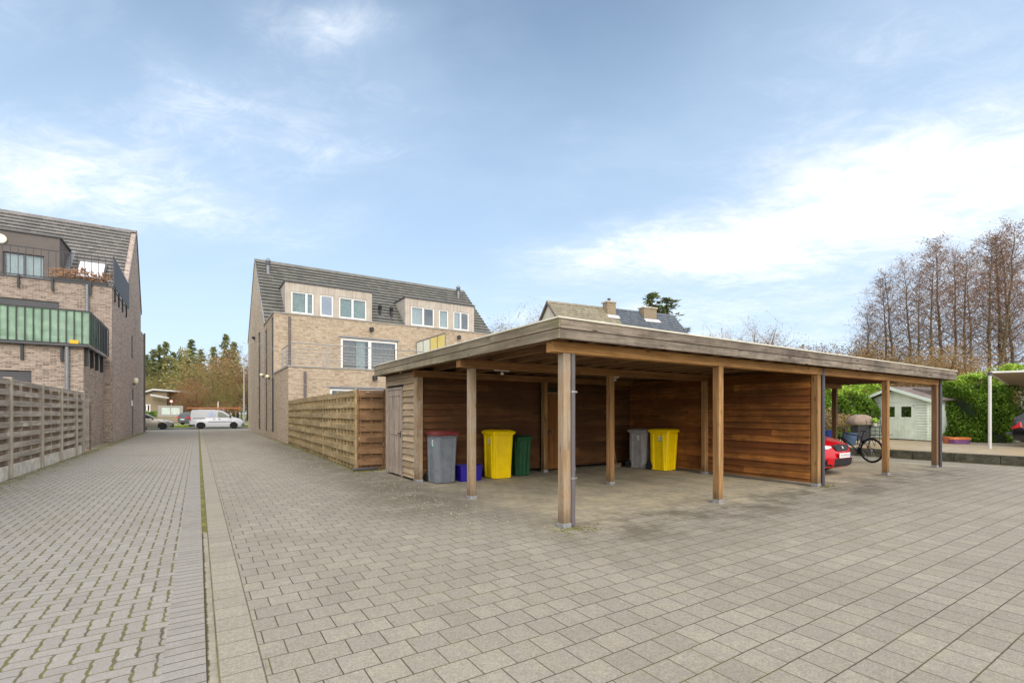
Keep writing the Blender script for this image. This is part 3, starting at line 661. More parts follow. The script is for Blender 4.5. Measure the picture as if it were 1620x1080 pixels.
def lapped(axis, a0, a1, fixed, side, mat, z0=.10, z1=2.30, pitch=.139, parent=cp, holes=(), name='wall_cladding'):
    """lapped boards: axis 'x' or 'y' run, fixed = plane coordinate, side = -1/+1 outward"""
    mb = MB(); rr = random.Random(int(fixed*100)+len(holes)); k = 0; z = z0 - (z0 % pitch) + pitch*.0
    z = math.floor(z0/pitch)*pitch
    while z < z1:
        za = max(z+.003, z0); zb = min(z+pitch, z1); z += pitch
        if zb-za < .01: continue
        segs = [(a0, a1)]
        for (h0, h1, hz) in holes:
            if za < hz: segs = [s for q in segs for s in ((q[0], min(q[1], h0)), (max(q[0], h1), q[1])) if s[1]-s[0] > .01]
        for (s0, s1) in segs:
            p = s0
            while p < s1-.01:
                e = min(s1, p+rr.uniform(1.9, 2.9));  e = s1 if s1-e < .5 else e
                t0 = .046+rr.uniform(-.005,.005); t1 = .010
                poly = [(fixed, za), (fixed+side*t0, za), (fixed+side*t1, zb), (fixed, zb)]
                if axis == 'x':
                    mb.prism(poly, 'x', p+.0015, e-.0015)
                else:
                    mb.prism(poly, 'y', p+.0015, e-.0015)
                p = e
    return mb.build(name, M[mat], parent)
# prism for axis x takes (y,z); axis y takes (x,z): both fit poly above
lapped('x', 3.97, 7.1, 9.75, -1, 'clad_x'); lapped('x', 7.21, 10.2, 9.75, -1, 'clad_x', holes=((7.25, 8.12, 1.98),)); lapped('x', 10.34, 16.55, 9.75, -1, 'clad_x')
lapped('y', 4.895, 9.72, 10.245, -1, 'clad_y', z0=.07); lapped('y', 4.895, 9.72, 10.315, 1, 'clad_y', z0=.07)
mb = MB(); mb.box(10.247, 10.313, 4.9, 9.74, .07, 2.2); mb.build('dividing_wall_core', M['darkin'], cp)
mb = MB(); mb.box(3.9, 16.6, 9.752, 9.79, .08, 2.3); mb.build('wall_core', M['darkin'], cp)
DY0, DY1 = 10.50, 11.42
lapped('y', 9.74, 11.56, 3.875, -1, 'clad_w', z0=.06, z1=2.34, holes=((DY0-.07, DY1+.08, 2.05),))
lapped('x', 3.9, 16.6, 11.56, 1, 'clad_x'); lapped('y', 9.74, 11.56, 16.63, 1, 'clad_w')
mb = MB(); mb.box(3.877, 3.91, 9.74, 11.55, .06, 2.34); mb.build('wall_core', M['darkin'], cp)
# side door of the store
def plank_door(axis, a0, a1, fixed, side, z1, mat, frame):
    fr = MB(); w = .055
    def bx(m, p0, p1, d0, d1, za, zb):
        if axis == 'y': m.box(fixed+side*d0, fixed+side*d1, p0, p1, za, zb)
        else: m.box(p0, p1, fixed+side*d0, fixed+side*d1, za, zb)
    bx(fr, a0-w, a0, 0, .05, .02, z1+w); bx(fr, a1, a1+w, 0, .05, .02, z1+w); bx(fr, a0, a1, 0, .05, z1, z1+w)
    fr.build('door_frame', frame, cp, bevel=.003)
    d = MB(); bx(d, a0+.006, a1-.006, .002, .02, .05, z1-.006)
    for (za, zb) in ((.05, .17), (z1*.48, z1*.48+.13), (z1-.14, z1-.006)): bx(d, a0+.1, a1-.1, .0205, .036, za, zb)
    bx(d, a0+.006, a0+.098, .0205, .038, .05, z1-.006); bx(d, a1-.098, a1-.006, .0205, .038, .05, z1-.006)
    q = a0+.115
    while q < a1-.15:
        bx(d, q, q+.012, .0205, .026, .18, z1-.15); q += .11
    dr = d.build('door', mat, cp, bevel=.002)
    h = MB(); hy = a0+.06 if axis == 'y' else a0+.05
    bx(h, hy-.012, hy+.012, .04, .085, .98, 1.0); bx(h, hy-.012, hy+.09, .075, .088, .98, 1.0); bx(h, hy-.02, hy+.02, .039, .043, .9, 1.05)
    h.build('handle', M['black'], dr)
plank_door('y', DY0, DY1, 3.875, -1, 1.98, M['door_w'], M['door_w'])
plank_door('x', 7.3, 8.07, 9.75, -1, 1.92, M['door_b'], M['post2'])
for q_ in ((3.835, 3.875, 9.752, 9.775), (3.83, 3.873, 11.52, 11.58)): mb = MB(); mb.box(*q_, .04, 2.33); mb.build('corner_batten', M['door_w'], cp)
# grey lamp and boxes under the roof
for (lx, ly) in ((5.0, 8.1), (8.1, 8.2)):
    mb = MB(); mb.box(lx-.16, lx+.16, ly-.035, ly+.035, 2.27, 2.31); mb.tube((lx, ly, 2.31), (lx, ly, 2.36), .012)
    l = mb.build('ceiling_lamp', M['white'], cp, bevel=.006)
    mb = MB(); mb.lathe([(.0, -.02), (.028, -.01), (.03, .02), (.01, .035)], (lx-.08, ly-.14, 2.2), n=12); mb.tube((lx-.08, ly-.14, 2.23), (lx-.08, ly-.05, 2.30), .006, n=6); mb.build('sensor', M['white'], l)
def downpipe(x, y, r, z0, z1, mat, parent, brs, off=(0, .06), name='downpipe', n=14, shoe=True):
    mb = MB(); mb.tube((x, y, z0), (x, y, z1), r, n=n)
    if shoe: mb.tube((x, y, z0+(z1-z0)*.30), (x, y, z0+(z1-z0)*.30+.05), r*1.12, n=n)
    p = mb.build(name, mat, parent, smooth=True)
    for z in brs:
        b = MB(); b.tube((x, y, z-.012), (x, y, z+.012), r*1.14, n=n); b.box(x+off[0]-.008 if off[0] else x-.01, x+.01 if off[0] else x+.01, y, y+off[1], z-.008, z+.008)
        b.obox((x+r*1.2, y-r*.5, z), (.03, .01, .02), Matrix.Identity(3)); b.build('bracket', M['steel'] if mat == M['pvc'] else mat, p)
    return p
downpipe(4.018, 4.80, .040, .02, 2.335, M['pvc'], cp, (.62, 1.72))
downpipe(10.445, 4.77, .040, .0, 2.335, M['pvc_d'], cp, (.5, 1.1, 1.9))
downpipe(16.80, 4.74, .042, .0, 2.335, M['pvc_d'], cp, (.55, 1.85))
mb = MB(); mb.tube((3.905, 4.8, 2.28), (4.018, 4.8, 2.34), .05); mb.build('downpipe_elbow', M['pvc_d'], cp, smooth=True)

# ---------------------------------------------------------------- woven fences (local x run, front is -y)
def woven(name, label, loc, rz, length, H, mf, mbk, posts, base=.0, pitch=.27, rowh=.15, post_mat=None, bat=.45, basemat=None, postw=.06, proud=.05, segs=None):
    th = thing(name, label, 'fence', loc, rz, world=False)
    segs = segs or [(posts[i], posts[i+1]) for i in range(len(posts)-1)]
    rr = random.Random(int(length*10))
    for (a, b_) in segs:
        a += postw*.5+.004; b_ -= postw*.5+.004; z0 = base+.02
        f = MB(); bk = MB(); z = z0
        n = max(1, round((H-z0)/pitch)); pit = (H-z0)/n
        for i in range(n):
            # bowed horizontal boards, alternating in front of and behind the battens
            zf = z0+i*pit
            jz = rr.uniform(-.004, .004)
            f.box(a, b_, -.044, -.026, zf+pit-rowh+jz, min(zf+pit+jz, H-.05) )
            bk.box(a, b_, .020, .036, zf-.03, zf+pit-rowh+.045)
        f.box(a, b_, -.046, -.025, H-.045, H-.004)
        p = f.build('panel', M[mf], th, world=False, bevel=.004)
        bk.build('back_boards', M[mbk], p, world=False)
        g = MB(); nb = max(2, round((b_-a)/bat)+1)
        for i in range(nb):
            xx = a+.03+(b_-a-.06)*i/(nb-1); g.box(xx-.022, xx+.022, -.0255, .0195, z0, H-.05)
        g.build('battens', M[mf], p, world=False)
        if base > 0:
            c = MB(); c.box(a-.0, b_+.0, -.022, .022, -.05, base-.003); c.build('base_board', M['conc'], th, world=False, bevel=.006)
    for q in posts:
        c = MB(); c.box(q-postw/2, q+postw/2, -proud, proud, 0, H+.035)
        c.build('fence_post', M[post_mat or mf], th, world=False, bevel=.012)
    return th
# left boundary: front faces the driveway (+x)
lp = [14.97-2.7*3, 14.97-2.7*2, 14.97-2.7, 14.97, 17.55, 19.73, 21.88, 23.05]
conc_post = wood('pale fence post', S(158,149,134), S(184,175,159), 'z', weather=S(140,128,108), wamt=.5, var=.2, knots=0); M['fpost'] = conc_post
ys0 = lp[0]
woven('boundary_fence', 'weathered grey woven fence on pale concrete base boards along the left driveway edge', (-3.5, ys0, 0), math.pi/2, 17, 2.2, 'fence_g', 'fence_gd', [v-ys0 for v in lp], base=.30, post_mat='fpost', postw=.11, proud=.075, bat=.9, pitch=.235, rowh=.13)
th = thing('side_gate', 'narrow grey vertical board gate between the woven fence and the left brick block', 'gate', (-3.55, 23.15, 0))
mb = MB(); yy = 23.12
while yy < 24.9: mb.box(-3.60, -3.57, yy, yy+.115, .08, 1.95); yy += .135
mb.build('boards', M['fence_g'], th, bevel=.003)
mb = MB(); mb.box(-3.64, -3.602, 23.12, 24.98, .35, .45); mb.box(-3.64, -3.602, 23.12, 24.98, 1.6, 1.7); mb.build('rails', M['fence_gd'], th)
mb = MB(); mb.box(-3.63, -3.53, 25.0, 25.1, 0, 2.0); mb.build('gate_post', M['fence_gd'], th)
# middle fence: long side faces the driveway (-x), short return faces the camera
c0 = G(563, 744); c1 = (3.57, 24.75)
ang = math.atan2(c1[1]-c0[1], c1[0]-c0[0])
Lm = math.hypot(c1[0]-c0[0], c1[1]-c0[1])
# local +x runs from the far end to the corner so that local -y faces -x
woven('garden_fence', 'brown green tinged woven garden fence running from the beige house to the carport corner', (c1[0], c1[1], 0), ang+math.pi, Lm, 2.03, 'fence_b', 'fence_b', [0.05+(Lm-.05)*i/6 for i in range(7)], pitch=.285, rowh=.165, bat=.42, postw=.05, proud=.028)
c2 = (4.06, c0[1]-.10)
woven('fence_return', 'short dark brown woven fence panel facing the camera beside the grey store door', (c0[0]+.05, c0[1], 0), math.atan2(c2[1]-c0[1], c2[0]-c0[0]-.05), .66, 2.03, 'fence_br', 'fence_br', [0.0, .66], pitch=.285, rowh=.185, bat=.3, postw=.05, proud=.032)
tl = MB(); tl.box(3.24, 3.86, 12.24, 12.33, 0.0, .07)
tag(tl.build('ground_beam', M['pvc_d'], bevel=.02), 'dark sleeper lying on the paving at the foot of the short fence panel', 'sleeper')

# ---------------------------------------------------------------- building helpers
def wallY(mb, y0, y1, x0, x1, z0, z1, holes=()):
    """wall in a y plane with rectangular openings (hx0,hx1,hz0,hz1)"""
    xs = sorted({x0, x1} | {min(max(h[i], x0), x1) for h in holes for i in (0, 1)})
    zs = sorted({z0, z1} | {min(max(h[i], z0), z1) for h in holes for i in (2, 3)})
    for i in range(len(xs)-1):
        run = None
        for j in range(len(zs)-1):
            cxm, czm = (xs[i]+xs[i+1])/2, (zs[j]+zs[j+1])/2
            if not any(h[0] < cxm < h[1] and h[2] < czm < h[3] for h in holes):
                if run and abs(run[1]-zs[j]) < 1e-9: run[1] = zs[j+1]
                else:
                    if run: mb.box(xs[i], xs[i+1], y0, y1, run[0], run[1])
                    run = [zs[j], zs[j+1]]
            else:
                if run: mb.box(xs[i], xs[i+1], y0, y1, run[0], run[1]); run = None
        if run: mb.box(xs[i], xs[i+1], y0, y1, run[0], run[1])
def wallX(mb, x0, x1, y0, y1, z0, z1, holes=()):
    t = MB(); wallY(t, x0, x1, y0, y1, z0, z1, holes)
    mb.add([(v[1], v[0], v[2]) for v in t.v], [f[::-1] for f in t.f])
def windowY(parent, x0, x1, z0, z1, y, frame='white', mull=(), curt=None, gl='glass', depth=.07, fw=.07, rec=.08, curtd=.14, name='window', room=True, sill=False):
    """window in a wall whose outer face is at y, facing -y"""
    f = MB(); ya, yb = y+rec, y+rec+depth
    f.box(x0, x0+fw, ya, yb, z0, z1); f.box(x1-fw, x1, ya, yb, z0, z1); f.box(x0+fw, x1-fw, ya, yb, z0, z0+fw); f.box(x0+fw, x1-fw, ya, yb, z1-fw, z1)
    for m in mull: f.box(m-fw*.75, m+fw*.75, ya-.004, yb, z0+fw, z1-fw)
    w = f.build(name, M[frame], parent, bevel=.004)
    g = MB(); g.box(x0+fw, x1-fw, ya+.025, ya+.035, z0+fw, z1-fw); g.build('pane', M[gl], w)
    if curt:
        for (ca, cb, cm) in curt:
            c = MB(); n = max(6, int((cb-ca)/.05)); 
            for i in range(n):
                xa = ca+(cb-ca)*i/n; xb = ca+(cb-ca)*(i+1)/n
                da = .02*math.sin(i*1.9)+.01*math.sin(i*.7); db = .02*math.sin((i+1)*1.9)+.01*math.sin((i+1)*.7)
                yc = y+rec+curtd
                c.add([(xa, yc+da, z0+.03), (xb, yc+db, z0+.03), (xb, yc+db, z1-.03), (xa, yc+da, z1-.03)], [(0,1,2,3)])
            c.build('curtain', M[cm], w)
    if room:
        c = MB(); c.box(x0+.01, x1-.01, y+rec+.75, y+rec+.8, z0-.1, z1+.1); c.build('room_shade_sheet', M['darkin'], w)  # dark sheet standing in for the shade of the unlit room
    if sill:
        s = MB(); s.box(x0-.03, x1+.03, y-.04, y+rec, z0-.045, z0-.003); s.build('sill', M['coping'], w)
    return w
def windowX(parent, y0, y1, z0, z1, x, side, frame='anth', rec=.025, name='narrow_window', bars=()):
    """window in a wall whose outer face is at x; side = outward sign"""
    f = MB(); xa, xb = x-side*rec, x-side*(rec+.06); w_ = .05
    f.box(xa, xb, y0, y0+w_, z0, z1); f.box(xa, xb, y1-w_, y1, z0, z1); f.box(xa, xb, y0+w_, y1-w_, z0, z0+w_); f.box(xa, xb, y0+w_, y1-w_, z1-w_, z1)
    for b in bars: f.box(xa, xb, y0+w_, y1-w_, b-.12, b+.12)
    w = f.build(name, M[frame], parent)
    g = MB(); g.box(xa-side*.02, xa-side*.03, y0+w_, y1-w_, z0+w_, z1-w_); g.build('pane', M['dullpane'], w)
    g = MB(); g.box(xa-side*.5, xa-side*.55, y0-.1, y1+.1, z0, z1); g.build('room_shade_sheet', M['darkin'], w)  # room shade put in as a dark sheet behind the pane
    return w
def tiled_roof(parent, mat, x0, x1, y0, z0, y1, z1, course=.30, thick=.07, name='roof', over=0.03, axis='y', amp=0.0):
    """stepped courses from the foot (y0,z0) to the ridge (y1,z1)"""
    L = math.hypot(y1-y0, z1-z0); n = max(1, round(L/course)); uy, uz = (y1-y0)/L, (z1-z0)/L
    ny, nz = -uz*(1 if y1 > y0 else 1), uy
    if nz < 0: ny, nz = -ny, -nz
    if y1 < y0: ny, nz = uz, -uy
    mb = MB(); c = L/n
    for i in range(n):
        a, b = i*c-over, (i+1)*c
        pa = (y0+uy*a, z0+uz*a); pb = (y0+uy*b, z0+uz*b)
        poly = [(pa[0], pa[1]), (pa[0]+ny*thick, pa[1]+nz*thick), (pb[0]+ny*.012, pb[1]+nz*.012), (pb[0]-ny*.03, pb[1]-nz*.03)]
        mb.prism(poly, 'x', x0, x1)
    return mb.build(name, mat, parent)
def ridgecap(parent, mat, x0, x1, y, z, r=.13, name='ridge'):
    mb = MB(); mb.prism([(y-r*1.3, z-.10), (y-r*.6, z+.05), (y, z+.09), (y+r*.6, z+.05), (y+r*1.3, z-.10)], 'x', x0, x1); return mb.build(name, mat, parent)

# ---------------------------------------------------------------- middle (beige) apartment house
ha = thing('apartment_house', 'beige brick apartment house with grey tiled roof and two pale boxed dormers, behind the carport', 'house', (3.56, 24.8, 0))
X0 = 3.56; XE = 21.0; K = .905
RY0, RZ0 = 34.7, 7.25; RYR, RZR = 40.8, 12.85; RYB, RZB = 46.4, 7.6
wins = [(460.6,459.4,496.3,497,(485,),((0,1,'curtain'),)), (506.7,465.8,527.4,500.8,(),None), (536.5,469.7,580,507.3,(558,),((0,1,'curtain'),)),
        (650.6,484,687,517,(670,),((0,.5,'curtain_w'),)), (694.7,489.4,709.6,520.5,(),((0,1,'curtain_w'),)), (717.4,492.6,742,523.7,(729,),((0,.42,'curtain_w'),))]
# walls
mb = MB()
h1 = (5.42, 9.2, .1, 2.67)
wallY(mb, 24.8, 25.1, X0, XE, 0, 3.62, [h1]); wallX(mb, X0, X0+.3, 25.1, 30.0, 0, 3.62); wallX(mb, XE-.3, XE, 25.1, 30, 0, 3.62)
h2 = (7.18, 10.72, 3.95, 5.98)
wallY(mb, 30.0, 30.3, X0+.002, XE, 3.4, 7.05, [h2])
sl = [(30.3, 31.1, .35, 6.9), (33.2, 34.1, .3, 6.6)]
wallX(mb, X0+.004, X0+.3, 30.302, 34.7, 0, 7.05, [sl[0], sl[1]])
mb.build('brick_wall', M['brick_b'], ha)
mb = MB()
s3 = (37.0, 38.4, .3, 7.0)
wallX(mb, X0+.002, X0+.3, 34.702, RYB, 0, 7.25, [s3])
mb.prism([(RY0+.01, 7.252), (RYB, 7.252), (RYB, 7.58), (RYR, RZR-.06), (RY0+.01, RZ0+.02)], 'x', X0+.002, X0+.3)
mb.prism([(RY0+.01, 0), (RYB, 0), (RYB, 7.58), (RYR, RZR-.06), (RY0+.01, RZ0+.02)], 'x', XE-.3, XE-.002)
wallY(mb, RYB-.3, RYB-.002, X0+.31, XE-.31, 0, 7.5)
mb.build('gable_wall', M['brick_g'], ha)
mb = MB(); mb.box(X0+.31, XE-.31, 25.11, 29.99, 3.3, 3.5); mb.box(X0+.31, XE-.31, 30.31, 34.8, 6.8, 6.95); mb.build('terrace_slab', M['coping'], ha)
mb = MB()
mb.box(X0-.04, XE+.03, 24.76, 25.14, 3.622, 3.69); mb.box(X0-.04, X0+.34, 25.142, 29.99, 3.622, 3.69)
mb.box(X0-.04, XE+.03, 29.96, 30.34, 7.052, 7.12); mb.box(X0-.04, X0+.34, 30.342, 34.72, 7.052, 7.12)
mb.build('parapet_coping', M['coping'], ha)
tiled_roof(ha, M['tile_g'], X0+.04, XE-.02, 34.5, RZ0-.18*K-.02, RYR, RZR, course=.42, thick=.12)
tiled_roof(ha, M['tile_g'], X0+.04, XE-.02, RYB+.1, RZB-.1, RYR, RZR, name='rear_roof')
ridgecap(ha, M['tile_g'], X0, XE, RYR, RZR)
mb = MB()   # dark verge strip on the gable edges
for (pa, pb) in (((RY0-.1, RZ0-.1), (RYR, RZR+.09)), ((RYB+.2, RZB-.2), (RYR, RZR+.09))):
    d = Vector((0, pb[0]-pa[0], pb[1]-pa[1])).normalized(); nrm = Vector((0, -d.z, d.y)); 
    if nrm.z < 0: nrm = -nrm
    a = [(pa[0]-nrm.y*.18, pa[1]-nrm.z*.18), (pa[0]+nrm.y*.03, pa[1]+nrm.z*.03), (pb[0]+nrm.y*.03*0, pb[1]+.01), (pb[0], pb[1]-.24)]
    mb.prism(a, 'x', X0-.035, X0-.001)
mb.build('verge', M['zinc'], ha)
# dormers
YD = 35.5
def dormer(parent, x0, x1, zt, yd, y0, z0, k, zb, mats, name='dormer', holes=(), roofmat='anth'):
    yr = y0+(zt-z0)/k
    mb = MB(); wallY(mb, yd, yd+.22, x0, x1, zb, zt, holes)
    d = mb.build(name, mats[0], parent)
    ch = MB()
    poly = [(yd+.221, zt), (yd+.221, z0+k*(yd+.221-y0)-.3), (yr+.1, zt-.2), (yr+.1, zt)]
    ch.prism(poly, 'x', x0, x0+.12); ch.prism(poly, 'x', x1-.12, x1)
    ch.build('cheek', mats[1], d)
    r = MB(); r.box(x0-.07, x1+.07, yd-.08, yr+.25, zt+.002, zt+.085); r.build('dormer_roof', M[roofmat], d)
    return d
def prect(w, y):
    x0, z1 = PY(w[0], w[1], y); x1, z0 = PY(w[2], w[3], y); return (x0, x1, z0, z1)
rc = [prect(w, YD) for w in wins]
rc = [(a, b_, 8.19, 9.655) for (a, b_, c, d) in rc]
dormer(ha, 4.90, 10.72, 10.24, YD, RY0, RZ0, K, 7.0, (M['clad_dorm'], M['clad_dormy']), holes=[r for r in rc[:3]])
dormer(ha, 13.28, 19.2, 10.24, YD, RY0, RZ0, K, 7.0, (M['clad_dorm'], M['clad_dormy']), holes=[r for r in rc[3:]])
for w, r in zip(wins, rc):
    mull = [PY(m, w[1], YD)[0] for m in w[4]]
    cu = [(r[0]+(r[1]-r[0])*a, r[0]+(r[1]-r[0])*b_, m) for (a, b_, m) in (w[5] or ())]
    windowY(ha, *r, YD, mull=mull, curt=cu, rec=.05, fw=.09, gl='glass' if cu else 'glass_m')
mb = MB()  # lead flashings beside the dormers
for xf in (4.86, 10.78, 13.24, 19.24):
    s_ = -1 if xf in (4.86, 13.24) else 1
    mb.prism([(YD+.1, RZ0+K*(YD+.1-RY0)+.02), (YD+.1, RZ0+K*(YD+.1-RY0)+.12), (RY0+(10.2-RZ0)/K, 10.27), (RY0+(10.2-RZ0)/K, 10.15)], 'x', xf-.09, xf+.03)
mb.build('lead_flashing', M['zinc'], ha)
# first-floor window and ground-floor window
windowY(ha, 7.20, 10.70, 3.97, 5.96, 30.0, mull=(8.95,), curt=((7.3, 8.1, 'curtain_b'), (8.15, 8.7, 'curtain'), (9.1, 10.5, 'curtain_b')), fw=.12, gl='glass', sill=False)
windowY(ha, 5.44, 9.18, .12, 2.65, 24.8, mull=(7.3,), fw=.1, gl='glass')
mb = MB(); mb.box(7.05, 10.85, 29.985, 29.998, 5.985, 6.08); mb.box(5.3, 9.3, 24.785, 24.798, 2.675, 2.76); mb.build('lintel', M['zinc'], ha)
for (a, b_, c, d), bars in ((sl[0], (3.5, 5.1)), (sl[1], (3.4, 5.0)), (s3, (1.2, 3.4, 6.2))):
    windowX(ha, a+.01, b_-.01, c+.01, d-.01, X0, -1, 'anth', bars=bars)
for (yy, zz) in ((35.0, 3.9), (31.8, 3.6), (40.5, 7.0)):
    mb = MB(); mb.lathe([(.0, -.11), (.09, -.07), (.12, 0), (.09, .07), (0, .11)], (X0-.12, yy, zz), n=12); l = mb.build('globe_lamp' if zz < 5 else 'outside_lamp', M['globe'] if zz < 5 else M['black'], ha, smooth=True)
    mb = MB(); mb.box(X0-.1, X0, yy-.05, yy+.05, zz-.16, zz-.08); mb.build('lamp_bracket', M['black'], l)
for (px, py, yy) in ((587, 521, 30.0), (725, 533.5, 30.0), (592, 597.5, 24.8)):
    x, z = PY(px, py, yy); mb = MB(); mb.lathe([(.0, -.12), (.13, -.12), (.13, .08), (.07, .12), (0, .12)], (x, yy-.14, z), n=14); mb.box(x-.05, x+.05, yy-.05, yy, z-.05, z+.05); mb.build('wall_lamp', M['black'], ha, smooth=True)
downpipe(4.36, 29.93, .062, 3.7, 6.9, M['pvc'], ha, (4.5, 6.2), shoe=False); downpipe(4.28, 24.73, .06, 0, 3.4, M['pvc'], ha, (1, 2.8), shoe=False)
# terrace railing
rl = MB(); 
for x in (3.72, 5.3, 7.0, 8.65, 10.2, 11.7): rl.tube((x, 24.95, 3.66), (x, 24.95, 4.78), .022, n=8)
for y in (26.4, 28.0): rl.tube((3.72, y, 3.66), (3.72, y, 4.78), .022, n=8)
rl.tube((3.72, 24.95, 4.78), (11.9, 24.95, 4.78), .024); rl.tube((3.72, 24.95, 4.78), (3.72, 28.05, 4.78), .024)
rr_ = rl.build('railing', M['steel'], ha)
cb = MB()
for i in range(5):
    z = 3.87+i*.16; cb.tube((3.72, 24.95, z), (11.9, 24.95, z), .013, n=5); cb.tube((3.72, 24.95, z), (3.72, 28.05, z), .013, n=5)
cb.build('railing_cables', M['steel'], rr_)
# coloured privacy screen on the terrace
scf = MB(); y0s = 25.6; y1s = 29.95; xs_ = 11.98
for i in range(5): yy = y0s+(y1s-y0s)*i/4; scf.box(xs_-.03, xs_+.03, yy-.025, yy+.025, 3.7, 6.02)
scf.box(xs_-.03, xs_+.03, y0s, y1s, 6.022, 6.08)
ps = scf.build('privacy_screen', M['zinc'], ha)
for i in range(4):
    g = MB(); g.box(xs_-.01, xs_+.01, y0s+(y1s-y0s)*i/4+.03, y0s+(y1s-y0s)*(i+1)/4-.03, 3.8, 6.0)
    g.build('coloured_panel', M['screen_y'] if i < 2 else M['screen_w'], ps)
# roof terminals
def flue(px, py, s=1.0, mat='anth'):
    x, y, z = onroof(px, py, RY0, RZ0, K)
    mb = MB(); mb.tube((x, y, z-.2), (x, y, z+.55*s), .09*s, n=12); mb.lathe([(.15*s, 0), (.17*s, .05*s), (.10*s, .1*s), (.15*s, .16*s), (.15*s, .22*s), (.05*s, .34*s)], (x, y, z+.52*s), n=12)
    p = mb.build('roof_flue', M[mat], ha, smooth=True)
    mb = MB(); d = Vector((0, 1, K)).normalized(); n_ = Vector((0, -K, 1)).normalized(); Mx = Matrix(((1,0,0),(0,d.y,n_.y),(0,d.z,n_.z)))
    mb.obox((x, y, z+.07), (.55*s, .7*s, .04), Mx); mb.build('flashing', M['zinc'], p)
flue(424, 434, 1.35, 'zinc'); flue(725, 472, 1.35, 'zinc'); flue(601, 500, 1.05, 'black'); flue(619, 503, 1.05, 'black')

# ---------------------------------------------------------------- left (grey-brown) apartment block
lb = thing('apartment_block', 'grey brown brick apartment block with green screened balcony at the left edge', 'house', (-3.55, 25.7, 0))
XL = -3.55; XW = -18.0; KL = .98
LY0, LZ0 = 35.6, 7.64; LYR, LZR = 42.0, 13.85; LYB, LZB = 45.2, 9.2
mb = MB()
hA = (-9.4, -5.38, .1, 3.07); hB = (-9.6, -5.49, 4.3, 6.66)
wallY(mb, 25.75, 26.05, XW, -3.86, 0, 4.08, [hA]); wallX(mb, -4.16, -3.86, 26.05, 30.78, 0, 4.08)
wallY(mb, 30.8, 31.1, XW, XL, 0, 7.62, [hB])
mb.build('brick_wall', M['brick_r'], lb)
mb = MB()
sA = (39.1, 39.95, 4.95, 6.45); sB = (39.5, 40.4, .05, 3.05)
wallX(mb, XL-.3, XL-.001, 31.102, LYB, 0, 7.62, [sA, sB])
mb.prism([(LY0-.05, 7.622), (LYB, 7.622), (LYB, 9.15), (LYR, LZR-.06), (LY0-.05, LZ0+.0)], 'x', XL-.3, XL-.001)
wallY(mb, LYB-.3, LYB-.001, XW, XL-.31, 0, 9.1)
mb.build('gable_wall', M['brick_rg'], lb)
mb = MB(); mb.box(XW, XL-.31, 31.11, 36, 7.3, 7.5); mb.box(XW, -4.17, 26.06, 30.79, 3.8, 4.0); mb.build('terrace_slab', M['coping'], lb)
mb = MB(); mb.box(XW, XL+.03, 30.77, 31.13, 7.622, 7.68); mb.box(XL-.33, XL+.03, 31.132, 35.5, 7.622, 7.68); mb.build('parapet_coping', M['anth'], lb)
tiled_roof(lb, M['tile_b'], XW, XL-.28, LY0-.15, LZ0-.17, LYR, LZR, course=.40, thick=.11)
tiled_roof(lb, M['tile_b'], XW, XL-.04, LYB+.1, LZB-.1, LYR, LZR, course=.34, name='rear_roof')
ridgecap(lb, M['tile_b'], XW, XL, LYR, LZR)
mb = MB()
for (pa, pb) in (((LYB+.2, LZB-.2), (LYR, LZR+.09)), ((LY0, LZ0+.05), (LYR, LZR+.05))):
    w_ = .26 if pa[0] > LYR else .1
    mb.prism([(pa[0], pa[1]-w_), (pa[0], pa[1]), (pb[0], pb[1]), (pb[0], pb[1]-w_)], 'x', XL, XL+.05)
mb.build('verge', M['dark_clad'], lb)
mb = MB(); mb.box(XW, XL+.02, 45.21, 47.3, 0, 7.5); mb.build('rear_wing', M['brick_rg'], lb)
mb = MB(); mb.box(XL+.021, XL+.13, 47.1, 47.22, 0, 7.62); mb.build('downpipe', M['dark_clad'], lb)
# dark dormer
YDL = 36.6
dx0, dz1 = PY(5, 397, YDL); dx1, dz0 = PY(70, 447, YDL)
dg = (dx0, dx1, 8.55, dz1)
dormer(lb, -14.5, -6.5, 11.22, YDL, LY0, LZ0, KL, 7.6, (M['dark_clad'], M['dark_clad']), holes=[dg])
windowY(lb, *dg, YDL, frame='anth', mull=((dg[0]+dg[1])/2,), curt=((dg[0]+.1, dg[1]-.1, 'curtain_w'),), gl='glass', fw=.06)
mb = MB(); mb.lathe([(0, -.05), (.22, -.05), (.26, 0), (.22, .05), (0, .05)], PY(1, 378, YDL)[:1]+(YDL-.06,)+PY(1, 378, YDL)[1:], ax='y', n=18); mb.build('round_lamp', M['globe'], lb, smooth=True)
mb = MB(); mb.prism([(YDL+.1, LZ0+KL*(YDL-LY0)+.03), (YDL+.1, LZ0+KL*(YDL-LY0)+.2), (LY0+(11.2-LZ0)/KL, 11.3), (LY0+(11.2-LZ0)/KL, 11.1)], 'x', -6.5, -6.22); mb.build('lead_flashing', M['zinc'], lb)
